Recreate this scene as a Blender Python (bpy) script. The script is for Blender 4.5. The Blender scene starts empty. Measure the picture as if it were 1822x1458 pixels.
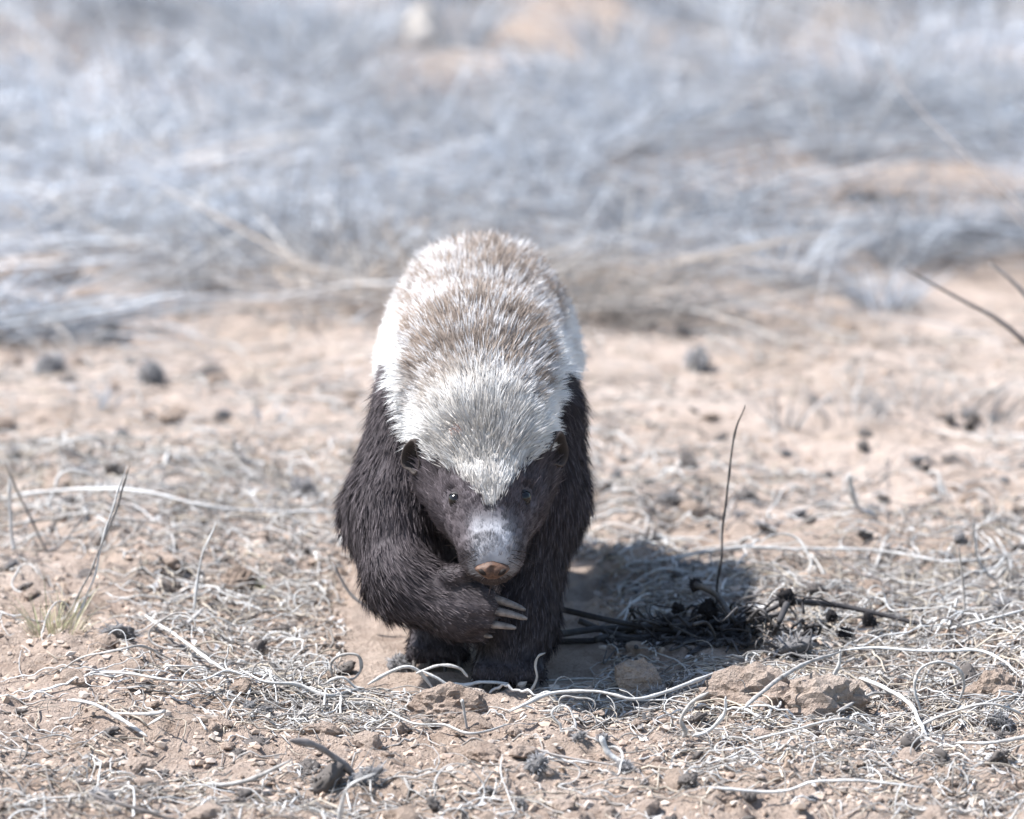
import bpy, math, random
import numpy as np

# ------------------------------------------------------------------ camera, sky, sun, exposure
scene = bpy.context.scene
C = scene.collection
IMG_W, IMG_H, FPX = 1822, 1458, 14728.0
CAM = np.array([0.0, -6.66, 1.60])
PITCH = math.radians(11.67)
cam_data = bpy.data.cameras.new('camera')
cam = bpy.data.objects.new('camera', cam_data)
C.objects.link(cam)
cam.location = CAM
cam.rotation_euler = (math.pi / 2 - PITCH, 0, 0)
cam_data.sensor_width = 36.0
cam_data.lens = 36.0 * FPX / IMG_W
cam_data.clip_start = 0.1
cam_data.clip_end = 3000
cam_data.dof.use_dof = True
cam_data.dof.focus_distance = 6.70
cam_data.dof.aperture_fstop = 6.2
scene.camera = cam

SUN_EL, SUN_AZ = math.radians(56), math.radians(-83)   # azimuth measured from +Y towards +X
world = bpy.data.worlds.new('World')
scene.world = world
world.use_nodes = True
wn = world.node_tree
sky = wn.nodes.new('ShaderNodeTexSky')
sky.sky_type = 'NISHITA'
sky.sun_disc = False
sky.sun_elevation = SUN_EL
sky.sun_rotation = SUN_AZ
sky.air_density = 1.3
sky.dust_density = 0.8
bg = wn.nodes['Background']
wn.links.new(sky.outputs[0], bg.inputs[0])
bg.inputs[1].default_value = 0.10
sun_data = bpy.data.lights.new('sun', 'SUN')
sun_data.energy = 5.0
sun_data.angle = math.radians(0.5)
sun_data.color = (1.0, 0.985, 0.965)
sun = bpy.data.objects.new('sun', sun_data)
C.objects.link(sun)
sun.rotation_euler = (math.pi / 2 - SUN_EL, 0, math.pi - SUN_AZ)
sun.location = (-3, 0, 4)
scene.view_settings.view_transform = 'Standard'
scene.view_settings.look = 'None'
scene.view_settings.gamma = 1.0
scene.view_settings.exposure = 1.2
scene.cycles.use_denoising = True
scene.cycles.max_bounces = 8

rng = np.random.default_rng(7)
random.seed(7)

# ------------------------------------------------------------------ pixel -> place
cp, sp = math.cos(PITCH), math.sin(PITCH)
def ray(px, py):
    dx, dy = (px - IMG_W / 2) / FPX, (IMG_H / 2 - py) / FPX
    d = np.array([dx, cp + dy * sp, -sp + dy * cp])
    return d / np.linalg.norm(d)
def yp(px, py, Y):                       # on the upright plane at depth Y
    d = ray(px, py)
    return CAM + d * ((Y - CAM[1]) / d[1])
def hp(px, py, h=0.0):                   # on the level plane at height h
    d = ray(px, py)
    return CAM + d * ((h - CAM[2]) / d[2])
def gY(py):
    return hp(911, py)[1]

# ------------------------------------------------------------------ noise
def _h(ix, iy, iz, seed):
    n = (ix.astype(np.int64) * 374761393 + iy.astype(np.int64) * 668265263 + iz.astype(np.int64) * 2147483647 + seed * 974634777) & 0xffffffff
    n = ((n ^ (n >> 13)) * 1274126177) & 0xffffffff
    n = ((n ^ (n >> 16)) * 2246822519) & 0xffffffff
    n = n ^ (n >> 15)
    return (n & 0xffffff) / float(0xffffff)
def vn2(x, y, seed=0):
    x, y = np.asarray(x, float), np.asarray(y, float)
    ix, iy = np.floor(x), np.floor(y)
    fx, fy = x - ix, y - iy
    fx = fx * fx * (3 - 2 * fx); fy = fy * fy * (3 - 2 * fy)
    z = np.zeros_like(ix)
    a = _h(ix, iy, z, seed); b = _h(ix + 1, iy, z, seed)
    c = _h(ix, iy + 1, z, seed); d = _h(ix + 1, iy + 1, z, seed)
    return (a + (b - a) * fx) * (1 - fy) + (c + (d - c) * fx) * fy
def vn3(p, seed=0):
    i = np.floor(p); f = p - i
    f = f * f * (3 - 2 * f)
    r = 0
    for dx in (0, 1):
        for dy in (0, 1):
            for dz in (0, 1):
                w = (f[..., 0] if dx else 1 - f[..., 0]) * (f[..., 1] if dy else 1 - f[..., 1]) * (f[..., 2] if dz else 1 - f[..., 2])
                r = r + w * _h(i[..., 0] + dx, i[..., 1] + dy, i[..., 2] + dz, seed)
    return r
def sstep(a, b, x):
    t = np.clip((x - a) / (b - a), 0, 1)
    return t * t * (3 - 2 * t)
def norm(v):
    return v / np.maximum(np.linalg.norm(v, axis=-1, keepdims=True), 1e-9)

# ------------------------------------------------------------------ mesh helpers
def mesh_np(name, verts, tris=None, quads=None, col=None, smooth=True):
    me = bpy.data.meshes.new(name)
    verts = np.asarray(verts, np.float32)
    me.vertices.add(len(verts))
    me.vertices.foreach_set('co', verts.ravel())
    idx, tot = [], []
    if quads is not None and len(quads):
        idx.append(np.asarray(quads, np.int32).ravel()); tot.append(np.full(len(quads), 4, np.int32))
    if tris is not None and len(tris):
        idx.append(np.asarray(tris, np.int32).ravel()); tot.append(np.full(len(tris), 3, np.int32))
    idx = np.concatenate(idx); tot = np.concatenate(tot)
    me.loops.add(len(idx)); me.loops.foreach_set('vertex_index', idx)
    me.polygons.add(len(tot))
    me.polygons.foreach_set('loop_start', np.concatenate([[0], np.cumsum(tot)[:-1]]).astype(np.int32))
    me.polygons.foreach_set('use_smooth', np.full(len(tot), smooth))
    if col is not None:
        a = me.attributes.new('Col', 'FLOAT_COLOR', 'POINT')
        c = np.ones((len(verts), 4), np.float32); c[:, :3] = col
        a.data.foreach_set('color', c.ravel())
    me.update(calc_edges=True)
    me.validate()
    return me
def link(name, me, mat=None, parent=None, loc=None):
    o = bpy.data.objects.new(name, me)
    C.objects.link(o)
    if mat is not None and me is not None and not me.materials:
        me.materials.append(mat)
    if parent is not None:
        o.parent = parent
    if loc is not None:
        o.location = loc
    return o
def tag(o, label=None, cat=None, group=None, kind=None):
    if label: o['label'] = label
    if cat: o['category'] = cat
    if group: o['group'] = group
    if kind: o['kind'] = kind
    return o
class Geo:                                # collects pieces of ONE mesh
    def __init__(s): s.v, s.t, s.c, s.n = [], [], [], 0
    def add(s, v, t, c=None):
        v = np.asarray(v, float)
        s.v.append(v); s.t.append(np.asarray(t, np.int64) + s.n); s.n += len(v)
        s.c.append(np.broadcast_to(np.array(c if c is not None else (1, 1, 1), float), (len(v), 3)))
    def mesh(s, name, smooth=True, col=False):
        return mesh_np(name, np.concatenate(s.v), np.concatenate(s.t), col=np.concatenate(s.c) if col else None, smooth=smooth)

def catmull(pts, n):
    P = np.asarray(pts, float)
    if len(P) == 2:
        return P[0] + (P[1] - P[0]) * np.linspace(0, 1, n)[:, None]
    P = np.vstack([2 * P[0] - P[1], P, 2 * P[-1] - P[-2]])
    u = np.linspace(0, len(P) - 3 - 1e-6, n)
    i = u.astype(int); t = (u - i)[:, None]
    a, b, c, d = P[i], P[i + 1], P[i + 2], P[i + 3]
    return 0.5 * ((2 * b) + (c - a) * t + (2 * a - 5 * b + 4 * c - d) * t ** 2 + (3 * b - a - 3 * c + d) * t ** 3)
def tube(path, rad, sides=6, flat=1.0, twist=0.0):
    P = np.asarray(path, float); n = len(P)
    rad = np.broadcast_to(np.asarray(rad, float), (n,)) if np.ndim(rad) else np.full(n, float(rad))
    T = norm(np.gradient(P, axis=0))
    up = np.array([0.31, 0.17, 0.93])
    A = norm(np.cross(T, up)); B = np.cross(T, A)
    if flat != 1.0:
        tw = (twist * np.linspace(0, 1, n))[:, None]
        A, B = (A * np.cos(tw) + B * np.sin(tw)), (B * np.cos(tw) - A * np.sin(tw)) * flat
    ang = np.arange(sides) * 2 * math.pi / sides
    V = P[:, None] + rad[:, None, None] * (np.cos(ang)[None, :, None] * A[:, None] + np.sin(ang)[None, :, None] * B[:, None])
    V = V.reshape(-1, 3)
    i = np.arange(n - 1)[:, None] * sides; j = np.arange(sides)[None]; k = (j + 1) % sides
    a, b, c, d = i + j, i + k, i + sides + k, i + sides + j
    t = np.concatenate([np.stack([a, b, c], -1).reshape(-1, 3), np.stack([a, c, d], -1).reshape(-1, 3)])
    V = np.vstack([V, P[0], P[-1]])
    e0, e1 = len(V) - 2, len(V) - 1
    j = np.arange(sides)
    t = np.vstack([t, np.stack([np.full(sides, e0), (j + 1) % sides, j], -1),
                   np.stack([np.full(sides, e1), (n - 1) * sides + j, (n - 1) * sides + (j + 1) % sides], -1)])
    return V, t
def ribbons(root, dirs, bend, L, W, side, c0, c1, cmid=None):
    """tapering strands: root (N,3), start dir, end bend, 4 levels"""
    N = len(root)
    P = []
    for s in (0.0, 0.36, 0.72, 1.0):
        P.append(root + L[:, None] * (s * dirs + s * s * bend))
    wv = side * W[:, None] * 0.5
    V = np.stack([P[0] - wv, P[0] + wv, P[1] - wv * .9, P[1] + wv * .9, P[2] - wv * .6, P[2] + wv * .6, P[3]], 1)
    if cmid is None: cmid = (c0 + c1) / 2
    Cc = np.stack([c0, c0, cmid * .6 + c0 * .4, cmid * .6 + c0 * .4, cmid * .4 + c1 * .6, cmid * .4 + c1 * .6, c1], 1)
    b = (np.arange(N) * 7)[:, None]
    T = np.concatenate([b + np.array([f]) for f in ((0, 1, 3), (0, 3, 2), (2, 3, 5), (2, 5, 4), (4, 5, 6))])
    return V.reshape(-1, 3), T, Cc.reshape(-1, 3)
_t = (1 + 5 ** .5) / 2
def ico(sub):
    v = norm(np.array([(-1, _t, 0), (1, _t, 0), (-1, -_t, 0), (1, -_t, 0), (0, -1, _t), (0, 1, _t), (0, -1, -_t), (0, 1, -_t), (_t, 0, -1), (_t, 0, 1), (-_t, 0, -1), (-_t, 0, 1)], float))
    f = [(0, 11, 5), (0, 5, 1), (0, 1, 7), (0, 7, 10), (0, 10, 11), (1, 5, 9), (5, 11, 4), (11, 10, 2), (10, 7, 6), (7, 1, 8), (3, 9, 4), (3, 4, 2), (3, 2, 6), (3, 6, 8), (3, 8, 9), (4, 9, 5), (2, 4, 11), (6, 2, 10), (8, 6, 7), (9, 8, 1)]
    v = [tuple(x) for x in v]
    for _ in range(sub):
        m, g = {}, []
        def mid(a, b):
            k = (min(a, b), max(a, b))
            if k not in m:
                q = np.array(v[a]) + np.array(v[b]); q = q / np.linalg.norm(q)
                m[k] = len(v); v.append(tuple(q))
            return m[k]
        for a, b, c in f:
            x, y, z = mid(a, b), mid(b, c), mid(c, a)
            g += [(a, x, z), (b, y, x), (c, z, y), (x, y, z)]
        f = g
    return np.array(v), np.array(f)
ICO = [ico(k) for k in range(4)]

# ------------------------------------------------------------------ materials
def new_mat(name):
    m = bpy.data.materials.new(name); m.use_nodes = True
    nt = m.node_tree
    return m, nt, nt.nodes['Principled BSDF']
def ramp(nt, fac, stops):
    r = nt.nodes.new('ShaderNodeValToRGB')
    el = r.color_ramp.elements
    while len(el) < len(stops): el.new(0.5)
    for e, (p, c) in zip(el, stops):
        e.position = p; e.color = (*c, 1)
    nt.links.new(fac, r.inputs[0])
    return r.outputs[0]
def noise_node(nt, scale, detail=4, rough=0.6, coord='Object'):
    tc = nt.nodes.new('ShaderNodeTexCoord')
    n = nt.nodes.new('ShaderNodeTexNoise')
    n.inputs['Scale'].default_value = scale; n.inputs['Detail'].default_value = detail; n.inputs['Roughness'].default_value = rough
    if coord == 'World':
        ge = nt.nodes.new('ShaderNodeNewGeometry'); nt.links.new(ge.outputs['Position'], n.inputs['Vector'])
    else:
        nt.links.new(tc.outputs[coord], n.inputs['Vector'])
    return n
def mixc(nt, fac, a, b, mode='MIX'):
    m = nt.nodes.new('ShaderNodeMix'); m.data_type = 'RGBA'; m.blend_type = mode
    if isinstance(fac, float): m.inputs[0].default_value = fac
    else: nt.links.new(fac, m.inputs[0])
    for k, s in ((6, a), (7, b)):
        if isinstance(s, tuple): m.inputs[k].default_value = (*s, 1)
        else: nt.links.new(s, m.inputs[k])
    return m.outputs[2]
def bump(nt, bsdf, src, dist, strength=1.0):
    b = nt.nodes.new('ShaderNodeBump'); b.inputs['Distance'].default_value = dist; b.inputs['Strength'].default_value = strength
    nt.links.new(src, b.inputs['Height']); nt.links.new(b.outputs[0], bsdf.inputs['Normal'])

def soil_mat(name, tint=1.0, zoned=False):
    m, nt, b = new_mat(name)
    big = noise_node(nt, 5, 5, .6, 'World'); mid = noise_node(nt, 38, 6, .65, 'World'); fine = noise_node(nt, 420, 4, .7, 'World')
    k = tint
    c1 = ramp(nt, big.outputs[0], [(.3, (.345 * k, .265 * k, .210 * k)), (.55, (.435 * k, .345 * k, .288 * k)), (.75, (.48 * k, .405 * k, .350 * k))])
    c2 = ramp(nt, mid.outputs[0], [(.3, (.74, .70, .68)), (.5, (1, 1, 1)), (.72, (1.14, 1.13, 1.12))])
    c3 = ramp(nt, fine.outputs[0], [(.3, (.7, .68, .67)), (.5, (1, 1, 1)), (.75, (1.18, 1.18, 1.2))])
    c = mixc(nt, 1.0, mixc(nt, 1.0, c1, c2, 'MULTIPLY'), c3, 'MULTIPLY')
    if zoned:
        at = nt.nodes.new('ShaderNodeAttribute'); at.attribute_name = 'Col'
        c = mixc(nt, 1.0, c, at.outputs[0], 'MULTIPLY')
    nt.links.new(c, b.inputs['Base Color'])
    b.inputs['Roughness'].default_value = .95; b.inputs['Specular IOR Level'].default_value = .15
    add = nt.nodes.new('ShaderNodeMath'); add.operation = 'MULTIPLY_ADD'
    nt.links.new(mid.outputs[0], add.inputs[0]); add.inputs[1].default_value = 3.0; nt.links.new(fine.outputs[0], add.inputs[2])
    bump(nt, b, add.outputs[0], .006)
    return m
def plant_mat(name, stops, scale=60, rough=.75, trans=0.0, bumpd=.0006):
    """stops: colours along a ramp driven by noise plus a per-object offset"""
    m, nt, b = new_mat(name)
    n = noise_node(nt, scale, 4, .7)
    oi = nt.nodes.new('ShaderNodeObjectInfo')
    ma = nt.nodes.new('ShaderNodeMath'); ma.operation = 'MULTIPLY_ADD'
    nt.links.new(oi.outputs['Random'], ma.inputs[0]); ma.inputs[1].default_value = .5; 
    sub = nt.nodes.new('ShaderNodeMath'); sub.operation = 'SUBTRACT'; nt.links.new(n.outputs[0], sub.inputs[0]); sub.inputs[1].default_value = .25
    nt.links.new(sub.outputs[0], ma.inputs[2])
    nt.links.new(ramp(nt, ma.outputs[0], stops), b.inputs['Base Color'])
    b.inputs['Roughness'].default_value = rough; b.inputs['Specular IOR Level'].default_value = .3
    bump(nt, b, n.outputs[0], bumpd)
    return m
def col_mat(name, rough=.6, spec=.25, transl=0.0, vary=0.0):
    m, nt, b = new_mat(name)
    a = nt.nodes.new('ShaderNodeAttribute'); a.attribute_name = 'Col'
    src = a.outputs[0]
    if vary:
        n = noise_node(nt, 90, 3, .6)
        src = mixc(nt, 1.0, src, ramp(nt, n.outputs[0], [(.3, (1 - vary,) * 3), (.7, (1 + vary,) * 3)]), 'MULTIPLY')
    nt.links.new(src, b.inputs['Base Color'])
    b.inputs['Roughness'].default_value = rough; b.inputs['Specular IOR Level'].default_value = spec
    if transl:
        t = nt.nodes.new('ShaderNodeBsdfTranslucent'); nt.links.new(src, t.inputs[0])
        mx = nt.nodes.new('ShaderNodeMixShader'); mx.inputs[0].default_value = transl
        nt.links.new(b.outputs[0], mx.inputs[1]); nt.links.new(t.outputs[0], mx.inputs[2])
        nt.links.new(mx.outputs[0], nt.nodes['Material Output'].inputs[0])
    return m
M = {}
M['soil'] = soil_mat('reddish_soil', 1.0, True)
M['clod'] = soil_mat('dry_clod_soil', .98)
M['stem'] = plant_mat('bleached_stem', [(.1, (.11, .095, .085)), (.28, (.28, .26, .245)), (.52, (.42, .405, .39)), (.82, (.60, .595, .59))], 130, .8, 0, .0012)
M['darkstem'] = plant_mat('dark_dead_stem', [(.2, (.022, .020, .023)), (.5, (.045, .042, .044)), (.8, (.10, .092, .09))])
M['twig'] = plant_mat('grey_twig_bark', [(.2, (.10, .09, .085)), (.5, (.18, .16, .155)), (.8, (.30, .28, .27))])
M['wool'] = col_mat('woolly_grey_tuft', .9, .1, .25)
M['grass'] = col_mat('dead_grass', .7, .25, .3)
M['stone'] = plant_mat('pale_stone', [(.2, (.50, .44, .38)), (.5, (.66, .60, .53)), (.8, (.80, .76, .70))], 40, .9)

# ------------------------------------------------------------------ ground
def brush_edge(x):                         # where the grey dead brush begins behind the sand
    return 1.42 + 0.30 * (vn2(x * 3.2 + 5, x * 0 + 3.3, 4) - .5) * 2 + .12 * np.sin(x * 3.1 + 1)
def gz(x, y):
    x, y = np.asarray(x, float), np.asarray(y, float)
    near = np.exp(-((np.maximum(np.abs(x) - 2, 0)) / 2) ** 2 - (np.maximum(y - 5, 0) / 3) ** 2 - (np.maximum(-y - 1.5, 0) / 1.5) ** 2)
    z = .030 * (vn2(x * 2.1, y * 1.3, 11) - .5) + .022 * (vn2(x * 6, y * 6, 12) - .5)
    lump = sstep(1.3, .7, y) * .75 + .25
    m = vn2(x * 19, y * 19, 13)
    z = z + lump * .020 * (np.maximum(m - .45, 0) ** 1.0)
    z = z + lump * ((.015 * (.5 - np.abs(vn2(x * 48, y * 48, 14) - .5) * 2) * vn2(x * 15, y * 15, 17)) + .0055 * (vn2(x * 120, y * 120, 15) - .5))
    flat = np.exp(-((x + .02) / .15) ** 2 - ((y - .08) / .2) ** 2) * .75
    z = z + (1 - flat) * .0 + .007 * np.exp(-((x + .02) / .12) ** 2 - ((y + .078) / .028) ** 2) * (1 + .8 * (vn2(x * 40, y * 40, 16) - .5))
    far = np.maximum(np.hypot(x, y) - 30, 0)
    return z * near * (1 - flat) + .6 * (vn2(x * .02, y * .02, 19) - .5) * np.minimum(far / 60, 1)
def axis(lo, hi, h, growth, far):
    c = list(np.arange(lo, hi + h / 2, h))
    s, p = h, hi
    while p < far:
        s *= growth; p += s; c.append(p)
    s, p = h, lo
    pre = []
    while p > -far:
        s *= growth; p -= s; pre.append(p)
    return np.array(pre[::-1] + c)
gx = axis(-.62, .62, .0045, 1.12, 900)
gy_ = np.concatenate([np.arange(-.85, 1.3, .006), np.arange(1.3, 5.0, .02)])
s, p, ext = .02, gy_[-1], []
while p < 1500: s *= 1.15; p += s; ext.append(p)
s, p, pre = .006, gy_[0], []
while p > -300: s *= 1.18; p -= s; pre.append(p)
gy_ = np.concatenate([pre[::-1], gy_, ext])
XX, YY = np.meshgrid(gx, gy_)
ZZ = gz(XX, YY)
nx, ny = len(gx), len(gy_)
i = np.arange(ny - 1)[:, None] * nx + np.arange(nx - 1)[None]
quads = np.stack([i, i + 1, i + nx + 1, i + nx], -1).reshape(-1, 4)
zone = sstep(.30, .75, YY + .5 * (vn2(XX * 3, YY * 2, 95) - .5)) * sstep(2.1, 1.5, YY) 
sandcol = np.stack([1 + .32 * zone, 1 + .36 * zone, 1 + .40 * zone], -1).reshape(-1, 3)
ground = link('ground', mesh_np('ground', np.stack([XX, YY, ZZ], -1).reshape(-1, 3), quads=quads, col=sandcol), M['soil'])
tag(ground, 'dry reddish crumbly soil of the open flat', kind='structure')

# ------------------------------------------------------------------ honey badger: body field
PR = []                                   # a, b, ra, rb, smoothing, flow, tagname
def prim(a, b, ra, rb, k=.02, flow=None, part='torso'):
    a, b = np.array(a, float), np.array(b, float)
    fl = np.array(flow, float) if flow is not None else (b - a)
    PR.append((a, b, ra, rb, k, fl / (np.linalg.norm(fl) + 1e-9), part))
BACK = (0, 1, -.12)
prim((-.033, .100, .210), (-.027, .345, .221), .073, .073, .03, BACK)
prim((-.033, .150, .185), (-.027, .330, .190), .073, .073, .03, BACK)
prim((-.033, .120, .155), (-.027, .300, .165), .060, .062, .03, (0, 1, -.4))
prim((-.030, .100, .180), (-.026, .058, .160), .064, .048, .03, (0, .2, -1), 'chest')
prim((-.029, .100, .228), (-.022, -.020, .203), .062, .053, .03, (0, 1, .12), 'neck')
SK, MZ = np.array((-.0215, -.032, .186)), np.array((-.0165, -.118, .1315))
hb = SK - MZ
prim(SK, (-.0185, -.078, .160), .047, .035, .02, hb, 'head')
prim((-.0185, -.078, .158), MZ, .034, .0215, .015, hb, 'head')
prim((-.026, -.088, .147), (-.0235, -.117, .1295), .022, .0175, .012, hb, 'head')
prim((-.009, -.088, .147), (-.0095, -.117, .1295), .022, .0175, .012, hb, 'head')
prim((-.053, -.030, .172), (-.044, -.062, .158), .025, .021, .02, hb, 'head')
prim((.010, -.030, .172), (.006, -.062, .158), .025, .021, .02, hb, 'head')
prim((-.020, -.040, .155), (-.0165, -.106, .118), .036, .013, .015, hb, 'head')
prim((-.046, -.066, .1745), (-.030, -.078, .1700), .0085, .0070, .008, hb, 'head')
prim((.009, -.066, .1745), (-.007, -.078, .1700), .0085, .0070, .008, hb, 'head')
# lifted foreleg
prim((-.079, .066, .205), (-.101, .030, .130), .038, .037, .018, None, 'leg')
prim((-.100, .030, .128), (-.092, -.022, .084), .036, .0265, .025, None, 'leg')
prim((-.092, -.022, .084), (-.044, -.044, .068), .0265, .0255, .02, None, 'leg')
prim((-.042, -.043, .067), (-.026, -.050, .064), .0215, .017, .015, None, 'paw')
for (x0, y0, Y0, x1, y1, Y1) in ((835, 1058, -.060, 868, 1064, -.066), (838, 1080, -.064, 872, 1082, -.070), (834, 1102, -.062, 866, 1106, -.068), (826, 1120, -.050, 852, 1127, -.054), (800, 1030, -.052, 822, 1022, -.060)):
    prim(yp(x0, y0, Y0), yp(x1, y1, Y1), .0112, .0078, .004, None, 'paw')
# planted foreleg
prim((.022, .080, .205), (.023, .060, .135), .038, .037, .02, None, 'leg')
prim((.023, .060, .135), (.003, .005, .040), .035, .030, .025, None, 'leg')
prim((.004, .005, .040), (-.002, -.022, .020), .030, .021, .02, None, 'leg')
for dx in (-.022, -.008, .007, .021):
    prim((-.002 + dx * .7, -.020, .016), (-.002 + dx, -.046, .012), .012, .009, .006, None, 'paw')
# hind legs
prim((-.052, .310, .170), (-.076, .205, .110), .050, .040, .03, None, 'leg')
prim((-.076, .205, .110), (-.068, .135, .048), .038, .026, .025, None, 'leg')
prim((-.068, .135, .048), (-.062, .050, .018), .026, .019, .02, None, 'leg')
for dx in (-.018, -.006, .006, .018):
    prim((-.062 + dx * .7, .052, .014), (-.062 + dx, .028, .011), .011, .008, .006, None, 'paw')
prim((-.004, .320, .170), (.012, .300, .105), .050, .040, .03, None, 'leg')
prim((.012, .300, .105), (.014, .385, .050), .038, .025, .025, None, 'leg')
prim((.014, .385, .050), (.014, .320, .018), .025, .019, .02, None, 'leg')
for dx in (-.018, -.006, .006, .018):
    prim((.014 + dx * .7, .322, .014), (.014 + dx, .298, .011), .011, .008, .006, None, 'paw')
# tail
prim((-.020, .410, .215), (-.020, .470, .165), .026, .020, .02, None, 'tail')
prim((-.020, .470, .165), (-.018, .520, .105), .020, .012, .02, None, 'tail')

def prim_d(P, pr):
    a, b, ra, rb = pr[:4]
    ab = b - a
    t = np.clip(((P - a) @ ab) / (ab @ ab), 0, 1)
    return np.linalg.norm(P - a - t[:, None] * ab, axis=1) - (ra + (rb - ra) * t)
def sdf(P):
    d = prim_d(P, PR[0])
    for pr in PR[1:]:
        e = prim_d(P, pr); k = pr[4]
        h = np.maximum(k - np.abs(d - e), 0) / k
        d = np.minimum(d, e) - h * h * k * .25
    for c, r in SOCK:                     # eye sockets
        e = r - np.linalg.norm(P - c, axis=1); k = .006
        h = np.maximum(k - np.abs(d - e), 0) / k
        d = np.maximum(d, e) + h * h * k * .25
    return d
SOCK = []
def grad(P, e=.0012):
    g = np.stack([sdf(P + np.eye(3)[k] * e) - sdf(P - np.eye(3)[k] * e) for k in range(3)], 1)
    return norm(g)
def hit(px, py, off=0.0):
    d = ray(px, py); t = 6.0
    for _ in range(200):
        s_ = sdf((CAM + d * t)[None])[0] - off
        if s_ < 1e-4: break
        t += s_ * .8
    return CAM + d * t

def surface_nets(lo, hi, h):
    n = [int(math.ceil((hi[k] - lo[k]) / h)) + 1 for k in range(3)]
    g = np.stack(np.meshgrid(*[lo[k] + h * np.arange(n[k]) for k in range(3)], indexing='ij'), -1)
    F = np.concatenate([sdf(c) for c in np.array_split(g.reshape(-1, 3), 12)]).reshape(n)
    ins = F < 0
    cnt = sum(ins[dx:n[0] - 1 + dx, dy:n[1] - 1 + dy, dz:n[2] - 1 + dz].astype(int) for dx in (0, 1) for dy in (0, 1) for dz in (0, 1))
    act = (cnt > 0) & (cnt < 8)
    ci = np.argwhere(act)
    vid = np.full(act.shape, -1); vid[act] = np.arange(len(ci))
    acc = np.zeros((len(ci), 3)); w = np.zeros(len(ci))
    corners = [(a, b, c) for a in (0, 1) for b in (0, 1) for c in (0, 1)]
    for A in corners:
        for k in range(3):
            if A[k] == 0:
                B = list(A); B[k] = 1
                fa = F[tuple((ci + A).T)]; fb = F[tuple((ci + B).T)]
                m = (fa < 0) != (fb < 0)
                t = np.where(m, fa / np.where(m, fa - fb, 1), 0)
                pt = np.array(A) + t[:, None] * (np.array(B) - np.array(A))
                acc[m] += pt[m]; w[m] += 1
    V = np.array(lo) + h * (ci + acc / w[:, None])
    Q = []
    for k in range(3):
        o1, o2 = [(1, 2), (2, 0), (0, 1)][k]
        sl = [slice(None)] * 3; sl2 = [slice(None)] * 3
        sl[k] = slice(0, -1); sl2[k] = slice(1, None)
        s0, s1 = ins[tuple(sl)], ins[tuple(sl2)]
        e = np.argwhere(s0 != s1)
        e = e[(e[:, o1] > 0) & (e[:, o2] > 0) & (e[:, o1] < n[o1] - 1) & (e[:, o2] < n[o2] - 1)]
        flip = s1[tuple(e.T)]
        def cell(d1, d2):
            q = e.copy(); q[:, o1] -= d1; q[:, o2] -= d2
            return vid[tuple(q.T)]
        q = np.stack([cell(1, 1), cell(0, 1), cell(0, 0), cell(1, 0)], 1)
        q[flip] = q[flip][:, ::-1]
        Q.append(q)
    Q = np.concatenate(Q)
    for _ in range(2):
        V = V - sdf(V)[:, None] * grad(V)
    return V, Q

eyeL, eyeR = hit(803, 888), hit(940, 884)
eyeN = grad(np.stack([eyeL, eyeR]))
SOCK = [(eyeL + eyeN[0] * .0045, .0085), (eyeR + eyeN[1] * .0045, .0085)]
BV, BQ = surface_nets((-.16, -.16, -.006), (.10, .55, .315), .0033)
BN = grad(BV)

# head frame and colour pattern
HF = (MZ - SK) / np.linalg.norm(MZ - SK)
HS = norm(np.cross(HF, np.array((0, 0, 1.0))))   # towards image left or right
if HS[0] < 0: HS = -HS
HU = np.cross(HS, HF)
if HU[2] < 0: HU = -HU
def hc(P):
    q = P - SK
    return q @ HF, q @ HS, q @ HU
tipF = hc(hit(868, 884)[None])[0][0]
earL, earR = hit(742, 815), hit(984, 803)
earF = (hc(earL[None])[0][0] + hc(earR[None])[0][0]) / 2 - .004
def weights(P):
    D = np.stack([prim_d(P, pr) for pr in PR], 1)
    D -= D.min(1, keepdims=True)
    W = np.exp(-D / .008)
    return W / W.sum(1, keepdims=True)
def mantle(P):
    f, s_, u = hc(P)
    out = np.abs(P[:, 0] + .027)
    zb = .190 + .055 * sstep(-.02, .06, P[:, 1]) * sstep(.050, .066, out) - .045 * sstep(.14, .26, P[:, 1])
    wob = .012 * (vn3(P * 60, 3) - .5) + .006 * (vn3(P * 160, 5) - .5)
    mb = P[:, 2] - zb + wob
    mh = (tipF + .012 - f) - np.abs(s_) * (tipF + .012 - earF) / .057 + wob
    mh = np.where(u < -.005, -1, mh)
    return np.where(f > earF, mh, mb)
DARK = np.array((.050, .042, .046))
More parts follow.
